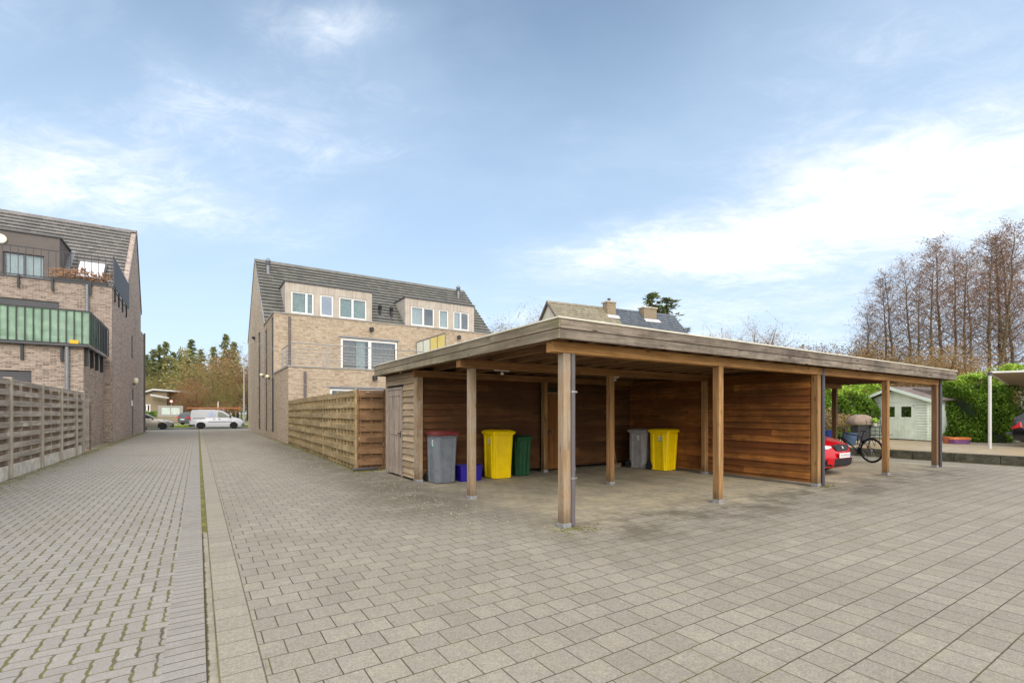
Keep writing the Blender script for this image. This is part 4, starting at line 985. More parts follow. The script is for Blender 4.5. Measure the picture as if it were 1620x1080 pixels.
# skylight in the roof plane
pA = onroof(127, 417, LY0, LZ0, KL); pB = onroof(168, 423, LY0, LZ0, KL); pC = onroof(165, 446, LY0, LZ0, KL)
d = Vector((0, 1, KL)).normalized(); n_ = Vector((0, -KL, 1)).normalized(); Mx = Matrix(((1,0,0),(0,d.y,n_.y),(0,d.z,n_.z)))
wk = pB[0]-pA[0]; lk = math.hypot(pA[1]-pC[1], pA[2]-pC[2]); cc = Vector(((pA[0]+pB[0])/2, (pA[1]+pC[1])/2, (pA[2]+pC[2])/2))
mb = MB(); mb.obox(cc+n_*.1, (wk+.12, lk+.12, .14), Mx); skl = mb.build('skylight', M['anth'], lb)
mb = MB(); mb.obox(cc+n_*.18, (wk-.06, lk-.06, .03), Mx); mb.build('pane', plain('painted sky reflection', S(214,216,222), .04, .04, 2, spec=1), skl)  # white sky reflection painted into the pane colour
# openings
windowY(lb, hB[0]+.02, hB[1]-.02, 4.32, 6.1, 30.8, frame='anth', mull=(-7.5,), gl='glass_m', fw=.08)
mb = MB()
for i in range(6): mb.box(hB[0]+.02, hB[1]-.02, 30.86, 30.9, 6.11+i*.09, 6.11+i*.09+.082)
mb.build('roller_shutter', M['anth'], lb)
windowY(lb, hA[0]+.02, hA[1]-.02, .12, 2.4, 25.75, frame='anth', mull=(-7.4,), gl='glass_m', fw=.08)
mb = MB()
for i in range(7): mb.box(hA[0]+.02, hA[1]-.02, 25.81, 25.85, 2.41+i*.09, 2.41+i*.09+.082)
mb.build('roller_shutter', M['anth'], lb)
windowX(lb, sA[0]+.01, sA[1]-.01, sA[2]+.01, sA[3]-.01, XL, 1, 'anth'); windowX(lb, sB[0]+.01, sB[1]-.01, .06, 3.04, XL, 1, 'anth', name='side_door')
mb = MB(); mb.lathe([(.0, -.2), (.1, -.15), (.14, 0), (.1, .15), (0, .2)], (XL+.16, 39.9, 3.55), n=12); l = mb.build('globe_lamp', M['globe'], lb, smooth=True)
mb = MB(); mb.box(XL, XL+.14, 39.86, 39.94, 3.28, 3.36); mb.build('lamp_bracket', M['black'], l)
mb = MB(); mb.box(XL, XL+.05, 39.1, 39.35, 1.9, 2.25); mb.build('intercom', M['white'], lb)
# balcony
bl_ = MB(); bl_.box(XW, -3.70, 25.55, 30.7, 4.085, 4.16); bal = bl_.build('balcony', M['anth'], lb)
fb = MB(); zb0, zb1 = 4.17, 5.53
fb.box(XW, -3.63, 25.55, 25.58, zb1-.04, zb1); fb.box(XW, -3.63, 25.55, 25.58, zb0, zb0+.04)
fb.box(-3.66, -3.63, 25.581, 30.4, zb1-.04, zb1); fb.box(-3.66, -3.63, 25.581, 30.4, zb0, zb0+.04)
x = -3.645
while x > -12: fb.box(x-.016, x+.016, 25.545, 25.585, zb0+.04, zb1-.04); x -= .235 
y = 25.9
while y < 30.4: fb.box(-3.665, -3.625, y-.016, y+.016, zb0+.04, zb1-.04); y += .45
fb.build('balcony_bars', M['black'], bal)
gs = MB(); n = 300
def cloth(p0, p1, fx, ax):
    n = int(abs(p1-p0)/.06)
    for i in range(n):
        for j in range(10):
            def P(a, b_):
                q = p0+(p1-p0)*a/n; z = zb0+.04+(zb1-zb0-.08)*b_/10
                w = .012*math.sin(q*9+z*3)+.014*math.sin(q*21+z*7)*(1-b_/10)+.012*math.sin(z*14+q*2.5)*(1-b_/10)
                return (q, fx+w, z) if ax == 'x' else (fx+w, q, z)
            gs.add([P(i, j), P(i+1, j), P(i+1, j+1), P(i, j+1)], [(0,1,2,3)])
cloth(-12, -3.67, 25.61, 'x'); cloth(25.62, 28.6, -3.69, 'y')
gs.build('windbreak', M['green_screen'], bal, smooth=True, ang=80)
pn = MB(); pn.box(-3.70, -3.68, 28.62, 30.38, zb0+.05, zb1-.05); pn.build('dark_panel', M['black'], bal)
br_ = MB()
def brackets_front(mb, xs, y, z1, L):
    for x in xs: mb.box(x-.045, x+.045, y-.09, y, z1-L, z1)
for x in (-5.63, -4.50, -6.8, -8.0): 
    b_ = MB(); b_.box(x-.04, x+.04, 25.66, 25.748, 3.48, 4.08); b_.build('bracket', M['black'], bal)
for y in (26.0, 27.2, 28.4, 29.7):
    b_ = MB(); b_.box(-3.858, -3.74, y-.045, y+.045, 3.35, 4.08); b_.build('bracket', M['black'], bal)
mb = MB(); mb.box(-4.24, -3.98, 25.53, 25.548, 4.19, 4.33); mb.build('yellow_label', M['yellow_sign'], bal)
downpipe(-4.34, 25.67, .07, 0, 4.08, M['zinc'], lb, (1.5, 3.4), shoe=False)
downpipe(-4.47, 30.72, .07, 5.0, 7.6, M['zinc'], lb, (6.8,), shoe=False)
# roof terrace railing
ut = MB(); ut.box(XW, XL+.02, 30.70, 30.73, 9.0, 9.04); ut.box(XW, XL+.02, 30.70, 30.73, 7.72, 7.76)
x = XL+.01
while x > -10.5: ut.box(x-.011, x+.011, 30.705, 30.725, 7.76, 9.0); x -= .255
ur = ut.build('terrace_railing', M['black'], lb)
for x in (-5.70, -6.85, -8.0, -9.2, -4.35): b_ = MB(); b_.box(x-.035, x+.035, 30.66, 30.765, 7.15, 7.75); b_.build('bracket', M['black'], ur)
sp_ = MB(); yy = 31.0
while yy < 37.3: sp_.box(XL+.02, XL+.06, yy, yy+.028, 7.80, 9.15); yy += .055
sp_.box(XL+.015, XL+.065, 30.9, 37.3, 9.152, 9.19); sp_.box(XL+.015, XL+.065, 30.9, 37.3, 7.76, 7.798); sp_.build('side_balustrade', M['anth'], lb)
for y in (31.6, 33.0, 34.5, 36.2): b_ = MB(); b_.box(XL, XL+.07, y-.05, y+.05, 7.05, 7.76); b_.build('bracket', M['black'], lb)
# withered planter behind the railing
def leafcloud(mb, c, r, n, s, rg, flat=1.0):
    for _ in range(n):
        while True:
            p = Vector((rg.uniform(-1,1), rg.uniform(-1,1), rg.uniform(-1,1)))
            if p.length < 1: break
        p = Vector((c[0]+p.x*r[0], c[1]+p.y*r[1], c[2]+p.z*r[2]))
        a = Vector((rg.gauss(0,1), rg.gauss(0,1), rg.gauss(0,1)*flat)).normalized(); b_ = a.orthogonal().normalized(); q = s*rg.uniform(.5, 1.3)
        mb.add([p-a*q, p+b_*q*.45, p+a*q, p-b_*q*.45], [(0,1,2,3)])
pl = thing('planter', 'planter of withered rust brown plants behind the roof terrace railing of the left block', 'planter', (-4.6, 31.6, 7.5))
mb = MB(); mb.box(-5.9, -3.8, 31.35, 31.75, 7.5, 7.95); mb.build('trough', M['black'], pl, bevel=.01)
mb = MB(); rg = random.Random(4)
for i in range(9): leafcloud(mb, (-5.75+i*.24, 31.5, 8.12+rg.uniform(-.05,.18)), (.3, .28, .32), 85, .075, rg)
mb.build('plants', M['brownplant'], pl)

# ---------------------------------------------------------------- far house behind the carport
P1 = at(866, 42); P2 = at(1062, 48); rzf = math.atan2(P2[1]-P1[1], P2[0]-P1[0]); Lf = math.hypot(P2[0]-P1[0], P2[1]-P1[1])
ZR = CAMH+176/769*42
fh = thing('semi_detached_house', 'far gabled house with beige tiles on one roof half and dark tiles on the other', 'house', (P1[0], P1[1], 0), rzf, world=False)
zE = 5.4; hw = 5.6; km = (ZR-zE)/hw; xm = Lf*.475
mb = MB(); mb.prism([(-hw+.15, 0), (hw-.15, 0), (hw-.15, zE+.05), (0, ZR-.12), (-hw+.15, zE+.05)], 'x', .12, Lf-.0); mb.build('wall', plain('pale render', S(206,200,184), .85, .08, 1), fh, world=False)
tiled_roof(fh, M['tile_y'], 0, xm, -hw, zE, 0, ZR, name='roof', thick=.05); tiled_roof(fh, M['tile_d'], xm+.002, Lf+.2, -hw, zE, 0, ZR, name='roof', thick=.06)
mb = MB(); mb.prism([(hw, zE), (hw, zE+.1), (0, ZR+.05), (0, ZR-.06)], 'x', 0, Lf+.2); mb.build('rear_roof', M['tile_d'], fh, world=False)
ridgecap(fh, M['tile_y'], -.05, xm, 0, ZR, .14); ridgecap(fh, M['tile_d'], xm, Lf+.25, 0, ZR, .14)
mb = MB(); mb.prism([(-hw-.1, zE-.2), (-hw-.1, zE+.02), (0, ZR+.08), (0, ZR-.16)], 'x', -.09, -.002); mb.prism([(hw+.1, zE-.2), (hw+.1, zE+.02), (0, ZR+.08), (0, ZR-.16)], 'x', -.09, -.002); mb.build('verge', M['felt'], fh, world=False)
for (fx, w, d_, h_) in ((Lf*.445, .95, .7, .5), (Lf*.765, 1.5, .7, .38)):
    mb = MB(); mb.box(fx-w/2, fx+w/2, -.75, -.75+d_, ZR-1.6, ZR+h_-.12); ch_ = mb.build('chimney', M['brick_far'], fh, world=False)
    mb = MB(); mb.box(fx-w/2-.07, fx+w/2+.07, -.82, .12, ZR+h_-.118, ZR+h_); mb.build('chimney_cap', M['conc'], ch_, world=False)
    mb = MB(); n2 = Vector((0, -km, 1)).normalized(); d2 = Vector((0, 1, km)).normalized(); M2 = Matrix(((1,0,0),(0,d2.y,n2.y),(0,d2.z,n2.z)))
    mb.obox((fx, -1.05, ZR-1.05*km+.1), (w+.3, .45, .05), M2); mb.build('flashing', M['whitep'], ch_, world=False)
    if w < 1.5: mb = MB(); mb.lathe([(.12, 0), (.12, .2), (.16, .22), (.16, .3), (0, .36)], (fx, -.35, ZR+h_), n=10); mb.build('chimney_pot', M['anth'], ch_, world=False)
for wx in (2.5, 6.5, 9.5):
    windowY(fh, wx-.6, wx+.6, 3.0, 4.3, -hw+.15-.14, gl='glass_m', rec=0, room=False)
# far low house beyond the road
YH = 118.0
bq = lambda px, py, y=YH: PY(px, py, y)
lh = thing('bungalow', 'low beige bungalow with white roof edge beyond the road, behind the silver car', 'house', (bq(243, 660)[0], YH, 0))
wl_, wr_ = bq(196, 640)[0], bq(264, 640)[0]; zt_ = bq(225, 624)[1]
wx0, wx1 = bq(226.5, 640)[0], bq(238, 640)[0]; wz1, wz0 = bq(230, 639)[1], bq(230, 651)[1]
mb = MB(); wallY(mb, YH, YH+.3, wl_, wr_, 0, zt_, [(wx0, wx1, wz0, wz1)]); wallX(mb, wr_-.3, wr_, YH+.3, YH+10, 0, zt_); wallX(mb, wl_, wl_+.3, YH+.3, YH+10, 0, zt_)
mb.prism([(wl_, zt_+.002), (wr_, zt_+.002), (bq(264, 619)[0], bq(264, 619)[1]), (bq(243, 618)[0], bq(243, 618)[1])], 'y', YH+.01, YH+.29)
xr2 = PY(306, 640, YH+3)[0]; mb.box(wr_+.01, xr2, YH+3, YH+9, 0, PY(306, 622.5, YH+3)[1]); mb.build('wall', M['brick_far'], lh)
windowY(lh, wx0, wx1, wz0, wz1, YH, mull=((wx0+wx1)/2,), fw=.18, gl='glass_d')
def edge(pts, y0, y1, th_, nm):
    mb = MB(); top = [bq(*p) for p in pts]; mb.prism(top+[(p[0], p[1]-th_) for p in top[::-1]], 'y', y0, y1); return mb.build(nm, M['whitep'], lh)
edge([(190, 629), (243, 615), (312, 620)], YH-.8, YH+10, .28, 'roof'); edge([(239, 623.5), (268, 628.5)], YH-2.0, YH-.85, .3, 'porch_roof')
print('buildings done')
# ---------------------------------------------------------------- wheeled bins
def rrect(hx, hy, r, n=4):
    pts = []
    for cx_, cy_, a0 in ((hx-r, hy-r, 0), (-hx+r, hy-r, 90), (-hx+r, -hy+r, 180), (hx-r, -hy+r, 270)):
        for k in range(n+1):
            a = R_(a0+90*k/n); pts.append((cx_+r*math.cos(a), cy_+r*math.sin(a)))
    return pts
def loft(mb, rings, cap=True):
    n = len(rings[0]); o = [v for r in rings for v in r]; fs = []
    for j in range(len(rings)-1):
        for k in range(n): fs.append((j*n+k, j*n+(k+1)%n, (j+1)*n+(k+1)%n, (j+1)*n+k))
    if cap: fs += [tuple(range(n))[::-1], tuple(range((len(rings)-1)*n, len(rings)*n))]
    mb.add(o, fs)
def wheeled_bin(label, loc, rz, w, d, h, body, lid, wheels=True, sticker='side', group='wheeled refuse bins under the carport', ribs=False, lidh=.055):
    """front faces local -y"""
    th = thing('wheeled_bin', label, 'bin', loc, rz, group, world=False)
    b = MB(); bw, bd = w*.86, d*.83                      # footprint
    hz = h-lidh
    def ring(wx, dy, z, yo=0, r=.05): return [(p[0], p[1]+yo, z) for p in rrect(wx/2, dy/2, r)]
    loft(b, [ring(bw*.97, bd*.97, .012, .03), ring(bw, bd, .05, .03), ring(w*.91, d*.89, hz*.60, .015), ring(w*.94, d*.93, hz-.10, 0), ring(w*.955, d*.94, hz-.06, 0), ring(w, d, hz-.055, 0, .06), ring(w*1.01, d*1.01, hz, 0, .06), ring(w*.94, d*.94, hz+.0, 0, .05)])
    bo = b.build('body', M[body], th, world=False, smooth=True, ang=35)
    # raised corner pillars framing the recessed front and side panels
    def yf(z): t = z/(hz-.06); return -(bd/2*(1-t)+d*.93/2*t)+.03*(1-t)
    def xs(z): t = z/(hz-.06); return bw/2*(1-t)+w*.95/2*t
    p = MB()
    for sx in (-1, 1):
        for z0, z1, i0 in ((.02, hz*.92, 0),):
            n = 8; vs = []
            for k in range(n+1):
                z = z0+(z1-z0)*k/n; x1 = xs(z)-.045; wd_ = .055
                y_ = yf(z)
                vs.append([(sx*x1, y_-.024, z), (sx*(x1-wd_), y_-.024, z), (sx*(x1-wd_-.008), y_+.012, z), (sx*(x1+.012), y_+.012, z)])
            loft(p, vs)
    for sx in (-1, 1):
        for yo_ in (-.30, .30):
            n = 8; vs = []
            for k in range(n+1):
                z = .02+(hz*.92-.02)*k/n; x_ = xs(z); yc_ = yo_*d*.86+.02
                vs.append([(sx*(x_+.016), yc_-.03, z), (sx*(x_+.016), yc_+.03, z), (sx*(x_-.01), yc_+.038, z), (sx*(x_-.01), yc_-.038, z)])
            loft(p, vs)
    p.box(-w*.30, w*.30, -(d*.5)-.004, -(d*.5)+.03, hz-.085, hz-.06)
    if ribs:
        n = 8; vs = []
        for k in range(n+1):
            z = .04+(hz*.9-.04)*k/n; y_ = yf(z); vs.append([(.035, y_-.012, z), (-.035, y_-.012, z), (-.045, y_+.012, z), (.045, y_+.012, z)])
        loft(p, vs)
    p.build('front_ribs', M[body], bo, world=False, bevel=.004)
    l = MB()
    zl = hz+.006
    loft(l, [ring(w*1.07, d*1.06, zl-.045, -.008, .06), ring(w*1.10, d*1.09, zl-.002, -.012, .06), ring(w*1.05, d*1.05, zl+.018, -.008, .06), ring(w*.8, d*.78, zl+lidh*.75, .0, .08), ring(w*.72, d*.70, zl+lidh*.8, .0, .08)])
    lo = l.build('lid', M[lid], th, world=False, smooth=True, ang=38)
    hg = MB(); hg.tube((-w*.42, d*.56, hz+.0), (w*.42, d*.56, hz+.0), .015, n=10)
    for sx in (-1, 1): hg.box(sx*w*.36-.02, sx*w*.36+.02, d*.45, d*.58, hz-.03, hz+.02)
    hg.build('handle', M[body], th, world=False)
    if wheels:
        for sx in (-1, 1):
            wz = MB(); wz.lathe([(.03, -.022), (.085, -.025), (.1, -.012), (.1, .012), (.085, .025), (.03, .022)], (sx*(bw/2+.012), bd/2+.035, .1), ax='x', n=22)
            wo = wz.build('wheel', M['blackrub'], th, world=False, smooth=True)
        ax_ = MB(); ax_.tube((-bw/2, bd/2+.035, .1), (bw/2, bd/2+.035, .1), .012); ax_.build('axle', M['black'], th, world=False)
    if sticker:
        z = hz*.80; a = math.atan2(w*.95/2-bw/2, hz)
        s = MB(); 
        y0 = -.12
        q = lambda yy, zz, o: (-(xs(zz))-o, yy, zz)
        s.add([q(y0, z-.07, .004), q(y0+.11, z-.07, .004), q(y0+.11, z+.07, .004), q(y0, z+.07, .004), q(y0, z-.07, -.004), q(y0+.11, z-.07, -.004), q(y0+.11, z+.07, -.004), q(y0, z+.07, -.004)], [(0,3,2,1),(4,5,6,7),(0,1,5,4),(1,2,6,5),(2,3,7,6),(3,0,4,7)])
        so_ = s.build('sticker', M['sticker'], bo, world=False)
        s2 = MB(); s2.quad(q(y0, z-.07, .006), q(y0+.11, z-.07, .006), q(y0+.11, z-.045, .006), q(y0, z-.045, .006)); s2.quad(q(y0+.03, z-.02, .006), q(y0+.08, z-.02, .006), q(y0+.08, z+.0, .006), q(y0+.03, z+.0, .006))
        s2.build('green_stripe', M['sticker_g'], bo, world=False)
        s3_ = MB(); s3_.add([q(y0+.035, z+.01, .0062), q(y0+.075, z+.01, .0062), q(y0+.055, z+.055, .0062)], [(0,1,2)]); s3_.build('emblem', M['print'], bo, world=False)
    return th
wheeled_bin('grey wheeled bin with dull red lid beside the corner post of the store', (4.30, 9.36, 0), R_(1), .49, .58, 1.08, 'bin_grey', 'lid_red')
wheeled_bin('yellow wheeled bin standing between the blue crate and the green bin', (5.66, 9.33, 0), R_(-4), .52, .60, 1.08, 'bin_yel', 'bin_yel')
wheeled_bin('narrow dark green wheeled bin behind the yellow one', (6.31, 9.42, 0), R_(-3), .40, .46, .94, 'bin_green', 'bin_green', wheels=False, sticker=None, ribs=True)
wheeled_bin('light grey wheeled bin in the dark rear corner beside the dividing wall', (9.90, 8.97, 0), R_(10), .48, .55, 1.04, 'bin_lgrey', 'bin_lgrey')
wheeled_bin('yellow wheeled bin against the dividing wall, in front of the light grey bin', (9.965, 8.30, 0), R_(7), .50, .57, 1.06, 'bin_yel', 'bin_yel')
bc = thing('storage_crate', 'open blue violet plastic crate on the floor between the grey and yellow bins', 'crate', (4.90, 9.33, 0))
def crate_bm(w, d, h, t=.006, tp=.9):
    m = MB(); 
    def R(k, z, s=0): return [(p[0], p[1], z) for p in rrect(w/2*k-s, d/2*k-s, .03)]
    loft(m, [R(tp, .0), R(1, h), R(1.03, h), R(1.03, h+.012), R(1, h+.012, t), R(tp, .01, t)], cap=False)
    n = len(R(tp, 0)); m.add(R(tp, 0), [tuple(range(n))[::-1]]); m.add(R(tp, .01, t), [tuple(range(n))]); return m
crate_bm(.54, .36, .32).build('tub', M['purple'], bc, world=False, smooth=True, ang=40)
mb = MB(); mb.box(-.1, .1, -.195, -.178, .25, .28); mb.build('handle', M['purple'], bc, world=False)
sw = thing('broom', 'wooden broom leaning in the dark corner behind the light grey bin', 'broom', (9.50, 9.50, 0))
mb = MB(); mb.tube((9.50, 9.50, .06), (9.46, 9.68, 1.15), .013); mb.build('handle', M['post2'], sw)
mb = MB(); mb.box(9.34, 9.66, 9.46, 9.54, .05, .10); mb.build('head', M['post2'], sw); 
mb = MB(); mb.box(9.35, 9.65, 9.47, 9.53, 0, .05); mb.build('bristles', M['cover'], sw)

# ---------------------------------------------------------------- cars (local x forward, y left)
def arch(cx_, r, z0, n=9):
    a0 = math.asin(min(1, (z0-.32)/r)); out = []
    for i in range(n+1):
        a = math.pi-a0 - (math.pi-2*a0)*i/n; out.append((cx_+r*math.cos(a), .32+r*math.sin(a)))
    return out
TS = (-1, -.965, -.86, -.5, 0, .5, .86, .965, 1)
def extrude_profile(outline, P, name, mat, parent, closed=True):
    mb = MB(); n = len(outline); m = len(TS)
    vs = [P(x, z, t) for t in TS for (x, z) in outline]
    fs = [(j*n+i, j*n+(i+1)%n, (j+1)*n+(i+1)%n, (j+1)*n+i) for j in range(m-1) for i in range(n if closed else n-1)]
    fs += [tuple(range(n))[::-1], tuple(range((m-1)*n, m*n))]
    mb.add(vs, fs)
    o = mb.build(name, mat, parent, world=False, smooth=True, ang=32)
    bm = bmesh.new(); bm.from_mesh(o.data); bmesh.ops.triangulate(bm, faces=[f for f in bm.faces if len(f.verts) > 4]); bmesh.ops.recalc_face_normals(bm, faces=bm.faces); bm.to_mesh(o.data); bm.free()
    o.data.set_sharp_from_angle(angle=R_(32))
    return o
def car(name, label, cat, loc, rz, paint, spec):
    th = thing(name, label, cat, loc, rz, world=False)
    W = spec['w']/2; fx, rx = spec['fx'], spec['rx']; ra = spec.get('ra', .37); L2 = spec['L']/2
    def PB(x, z, t):                                       # body
        hw = W*(1-.05*abs(x/L2)**5)*(1-.05*max(0, (z-.55)/.5)**2-.03*max(0, (.4-z)/.3))
        e = 1-(.012 if abs(t) == 1 else 0)
        k = spec.get('nose', .22); xs_ = x
        if x > .6*L2: xs_ -= k*abs(t)**3.2*((x-.6*L2)/(.4*L2))
        if x < -.75*L2: xs_ += .13*abs(t)**4*((-x-.75*L2)/(.25*L2))
        zz = z-.035*t**4*(1 if z > .6 else 0)
        if abs(t) == 1: zz = zz-.02*(1 if z > .8 else 0)
        return (xs_, t*hw*e, zz)
    z0 = .2
    low = spec['front'] + spec['rear'] + [(-L2+.35, z0)] + [(x, z) for x, z in arch(rx, ra, z0)] + [(x, z) for x, z in arch(fx, ra, z0)] + [(L2-.3, z0-.01)]
    extrude_profile(low, PB, 'body', spec_mat(paint), th)
    zb, zt = spec['cz']; wb, wt = W*.90, W*spec.get('top', .70)
    def PC(x, z, t, off=0):
        k = min(1, max(0, (z-zb)/(zt-zb))); hw = wb+(wt-wb)*k**spec.get('tk', 1.3)
        bow = .06*abs(t)**3 if x > 0 else 0
        return (x-bow, t*(hw+off)*(1-(.012 if abs(t) == 1 and not off else 0)), z-.03*t*t*k)
    extrude_profile(spec['cabin'], PC, 'cabin', spec_mat(paint), th)
    for poly in spec['side_glass']:
        for sgn in (-1, 1):
            mb = MB(); mb.add([PC(x, z, sgn, .008) for x, z in poly], [tuple(range(len(poly))) if sgn < 0 else tuple(range(len(poly)))[::-1]])
            mb.build('side_window', spec_mat(spec.get('sg', 'carglass')), th, world=False)
    for nm, (a, b_) in spec['glass'].items():
        mb = MB(); n = 6
        dx, dz = b_[0]-a[0], b_[1]-a[1]; L = math.hypot(dx, dz); nx, nz = -dz/L, dx/L
        if nm == 'windscreen': nx, nz = abs(nx), abs(nz)
        else: nx, nz = -abs(nx), abs(nz)
        vs = []
        for s_ in (.06, .94):
            for i in range(n+1):
                t = -.88+1.76*i/n; p = PC(a[0]+dx*s_, a[1]+dz*s_, t); vs.append((p[0]+nx*.012, p[1], p[2]+nz*.012))
        mb.add(vs, [(i, i+1, n+1+i+1, n+1+i) for i in range(n)])
        mb.build(nm, M['carglass'], th, world=False)
    ub = MB(); ub.box(-L2+.3, L2-.35, -W*.80, W*.80, .17, .62); ub.build('underbody', M['blackrub'], th, world=False)
    for (wx) in (fx, rx):
        for sgn in (-1, 1):
            yy = sgn*(W-.115)
            t_ = MB(); t_.lathe([(.19, -.10), (.27, -.105), (.315, -.085), (.32, 0), (.315, .085), (.27, .105), (.19, .10)], (wx, yy, .32), ax='y', n=28)
            wh = t_.build('wheel', M['blackrub'], th, world=False, smooth=True)
            r = MB(); f = .07*sgn
            r.lathe([(.175, -.01), (.20, -.0), (.205, .012), (.19, .018), (.17, .008)], (wx, yy+f*1.1, .32), ax='y', n=24)
            for k in range(spec.get('spokes', 5)*2 if spec.get('spokes') else 10):
                a = 2*math.pi*(k//2)/(spec.get('spokes', 5)) + (.16 if k % 2 else -.16)
                r.obox((wx+.10*math.cos(a), yy+f*1.1, .32+.10*math.sin(a)), (.19, .02, .032), Matrix.Rotation(-a, 3, 'Y'))
            r.lathe([(.0, -.012), (.05, -.012), (.05, .012), (0, .012)], (wx, yy+f*1.1, .32), ax='y', n=12)
            r.build('rim', M[spec.get('rim', 'alloy')], wh, world=False)
            dk = MB(); dk.lathe([(0, -.06), (.185, -.06), (.185, .05), (0, .05)], (wx, yy, .32), ax='y', n=20); dk.build('hub', M['pvc'] if spec.get('rim', 'alloy') == 'alloy' else M['blackrub'], wh, world=False)
    return th, PB, PC
def spec_mat(k): return M[k]
def patch(th, PB, name, mat, pts, off, face='front', parent=None, th_=.0):
    """polygon laid on the nose: pts (t, z) ; x taken from profile function fx(z)"""
    mb = MB(); mb.add(pts, [tuple(range(len(pts)))]); return mb.build(name, M[mat], parent or th, world=False)
hatch = dict(L=4.28, w=1.80, fx=1.31, rx=-1.30, cz=(.93, 1.45), nose=.32, tk=1.2,
    front=[(2.06,.19),(2.12,.24),(2.14,.40),(2.11,.56),(2.08,.66),(2.0,.74),(1.7,.83),(1.3,.91),(.95,.965)],
    rear=[(-1.6,.99),(-2.0,.97),(-2.10,.88),(-2.14,.55),(-2.08,.24)],
    cabin=[(1.0,.93),(.9,.98),(.30,1.34),(.05,1.42),(-.4,1.455),(-1.1,1.43),(-1.6,1.33),(-1.98,1.0),(-1.98,.93)],
    side_glass=[[(.72,1.02),(.25,1.30),(-.02,1.37),(-.15,1.37),(-.15,1.02)],[(-.22,1.02),(-.22,1.375),(-.9,1.36),(-1.3,1.28),(-1.5,1.04)]],
    glass={'windscreen': ((.9,.98),(.30,1.34)), 'rear_window': ((-1.6,1.33),(-1.98,1.0))})
rcar, PB, PC = car('hatchback_car', 'red hatchback parked under the carport, its nose showing past the dark downpipe', 'car', (12.56, 7.40, 0), R_(-91), 'red', hatch)
# its face: headlights, grille, plate, intakes
def on_nose(t, z, lift=.012, xf=None):
    prof = hatch['front']; 
    for (xa, za), (xb, zb_) in zip(prof, prof[1:]):
        if za <= z <= zb_: x = xa+(xb-xa)*(z-za)/(zb_-za); break
    else: x = 2.06
    p = PB(x, z, t); return (p[0]+lift, p[1], p[2]+lift*.35)
def nosepoly(name, mat, pts, lift, parent=None, sub=6):
    """pts: list of (t, zlow, zhigh)"""
    mb = MB(); n = len(pts); vs = []
    K_ = 4
    for (t, zl, zh) in pts:
        for j in range(K_+1): vs.append(on_nose(t, zl+(zh-zl)*j/K_, lift))
    mb.add(vs, [(i*(K_+1)+j, (i+1)*(K_+1)+j, (i+1)*(K_+1)+j+1, i*(K_+1)+j+1) for i in range(n-1) for j in range(K_)])
    return mb.build(name, M[mat], parent or rcar, world=False)
gr = nosepoly('grille', 'blackrub', [(-.40,.655,.70),(-.30,.585,.715),(-.15,.57,.72),(0,.57,.722),(.15,.57,.72),(.30,.585,.715),(.40,.655,.70)], .012)
for z in (.60, .625, .65, .675, .70):
    nosepoly('grille_bar', 'anth', [(t, z-.004, z+.004) for t in (-.3,-.15,0,.15,.3)], .018, gr)
nosepoly('badge', 'alloy', [(-.04,.625,.665),(-.0,.615,.68),(.04,.625,.665)], .026, gr)
for s_ in (-1, 1):
    nosepoly('headlight', 'head', [(s_*.46,.665,.69),(s_*.60,.63,.705),(s_*.78,.62,.72),(s_*.9,.65,.735)], .012)
    nosepoly('air_intake_fin', 'red', [(s_*.50,.22,.40),(s_*.60,.27,.40),(s_*.70,.28,.39)], .035)
nosepoly('lower_intake', 'blackrub', [(-.72,.25,.39),(-.5,.225,.40),(-.2,.22,.40),(.2,.22,.40),(.5,.225,.40),(.72,.25,.39)], .016)
mb = MB(); mb.box(2.155, 2.168, -.26, .26, .425, .535); npl = mb.build('number_plate', M['plate'], rcar, world=False)
mb = MB(); mb.box(2.1685, 2.171, .225, .258, .43, .53); mb.build('plate_band', M['blue'], npl, world=False)
mb = MB()
for i in range(7): mb.box(2.1685, 2.170, .165-i*.06, .200-i*.06, .45, .51)
mb.cur = 0
pm = plain('plate marks', S(176,150,156), .5, .3, 60); mb.build('plate_marks', pm, npl, world=False)
for s_ in (-1, 1):
    mb = MB(); mb.lathe([(0,-.11),(.06,-.1),(.075,0),(.06,.1),(0,.11)], (.62, s_*.99, .99), ax='y', n=12); mb.box(.56,.66, s_*.84, s_*.92, .95, .99); mb.build('mirror', M['red'], rcar, world=False, smooth=True)
supermini = dict(hatch, L=4.1, w=1.74, rim='alloy', spokes=7)
cs = at(277, 45.2)
scar, PB2, _ = car('parked_car', 'silver beige hatchback parked on the road beside the grey brick block', 'car', (cs[0]-2.16, 54.0, -.02), 0, 'silver', supermini)
for s_ in (-1, 1):
    PBs = PB2; mb = MB(); pts = [PBs(1.95,.745, s_*.62), PBs(1.62,.86, s_*.9), PBs(1.55,.80, s_*1.0), PBs(2.05,.64, s_*.93), PBs(2.08,.62, s_*.6)]
    mb.add([(p[0]+.03, p[1]+s_*.02, p[2]+.015) for p in pts], [(0,1,2,3,4)]); mb.build('headlight', M['head'], scar, world=False)
    mb = MB(); mb.box(.52, .66, s_*.86, s_*1.0, .96, 1.07); mb.build('mirror', M['black'], scar, world=False, bevel=.02)
mb = MB(); mb.box(1.98, 2.10, -.55, .55, .28, .5); mb.build('grille', M['blackrub'], scar, world=False)
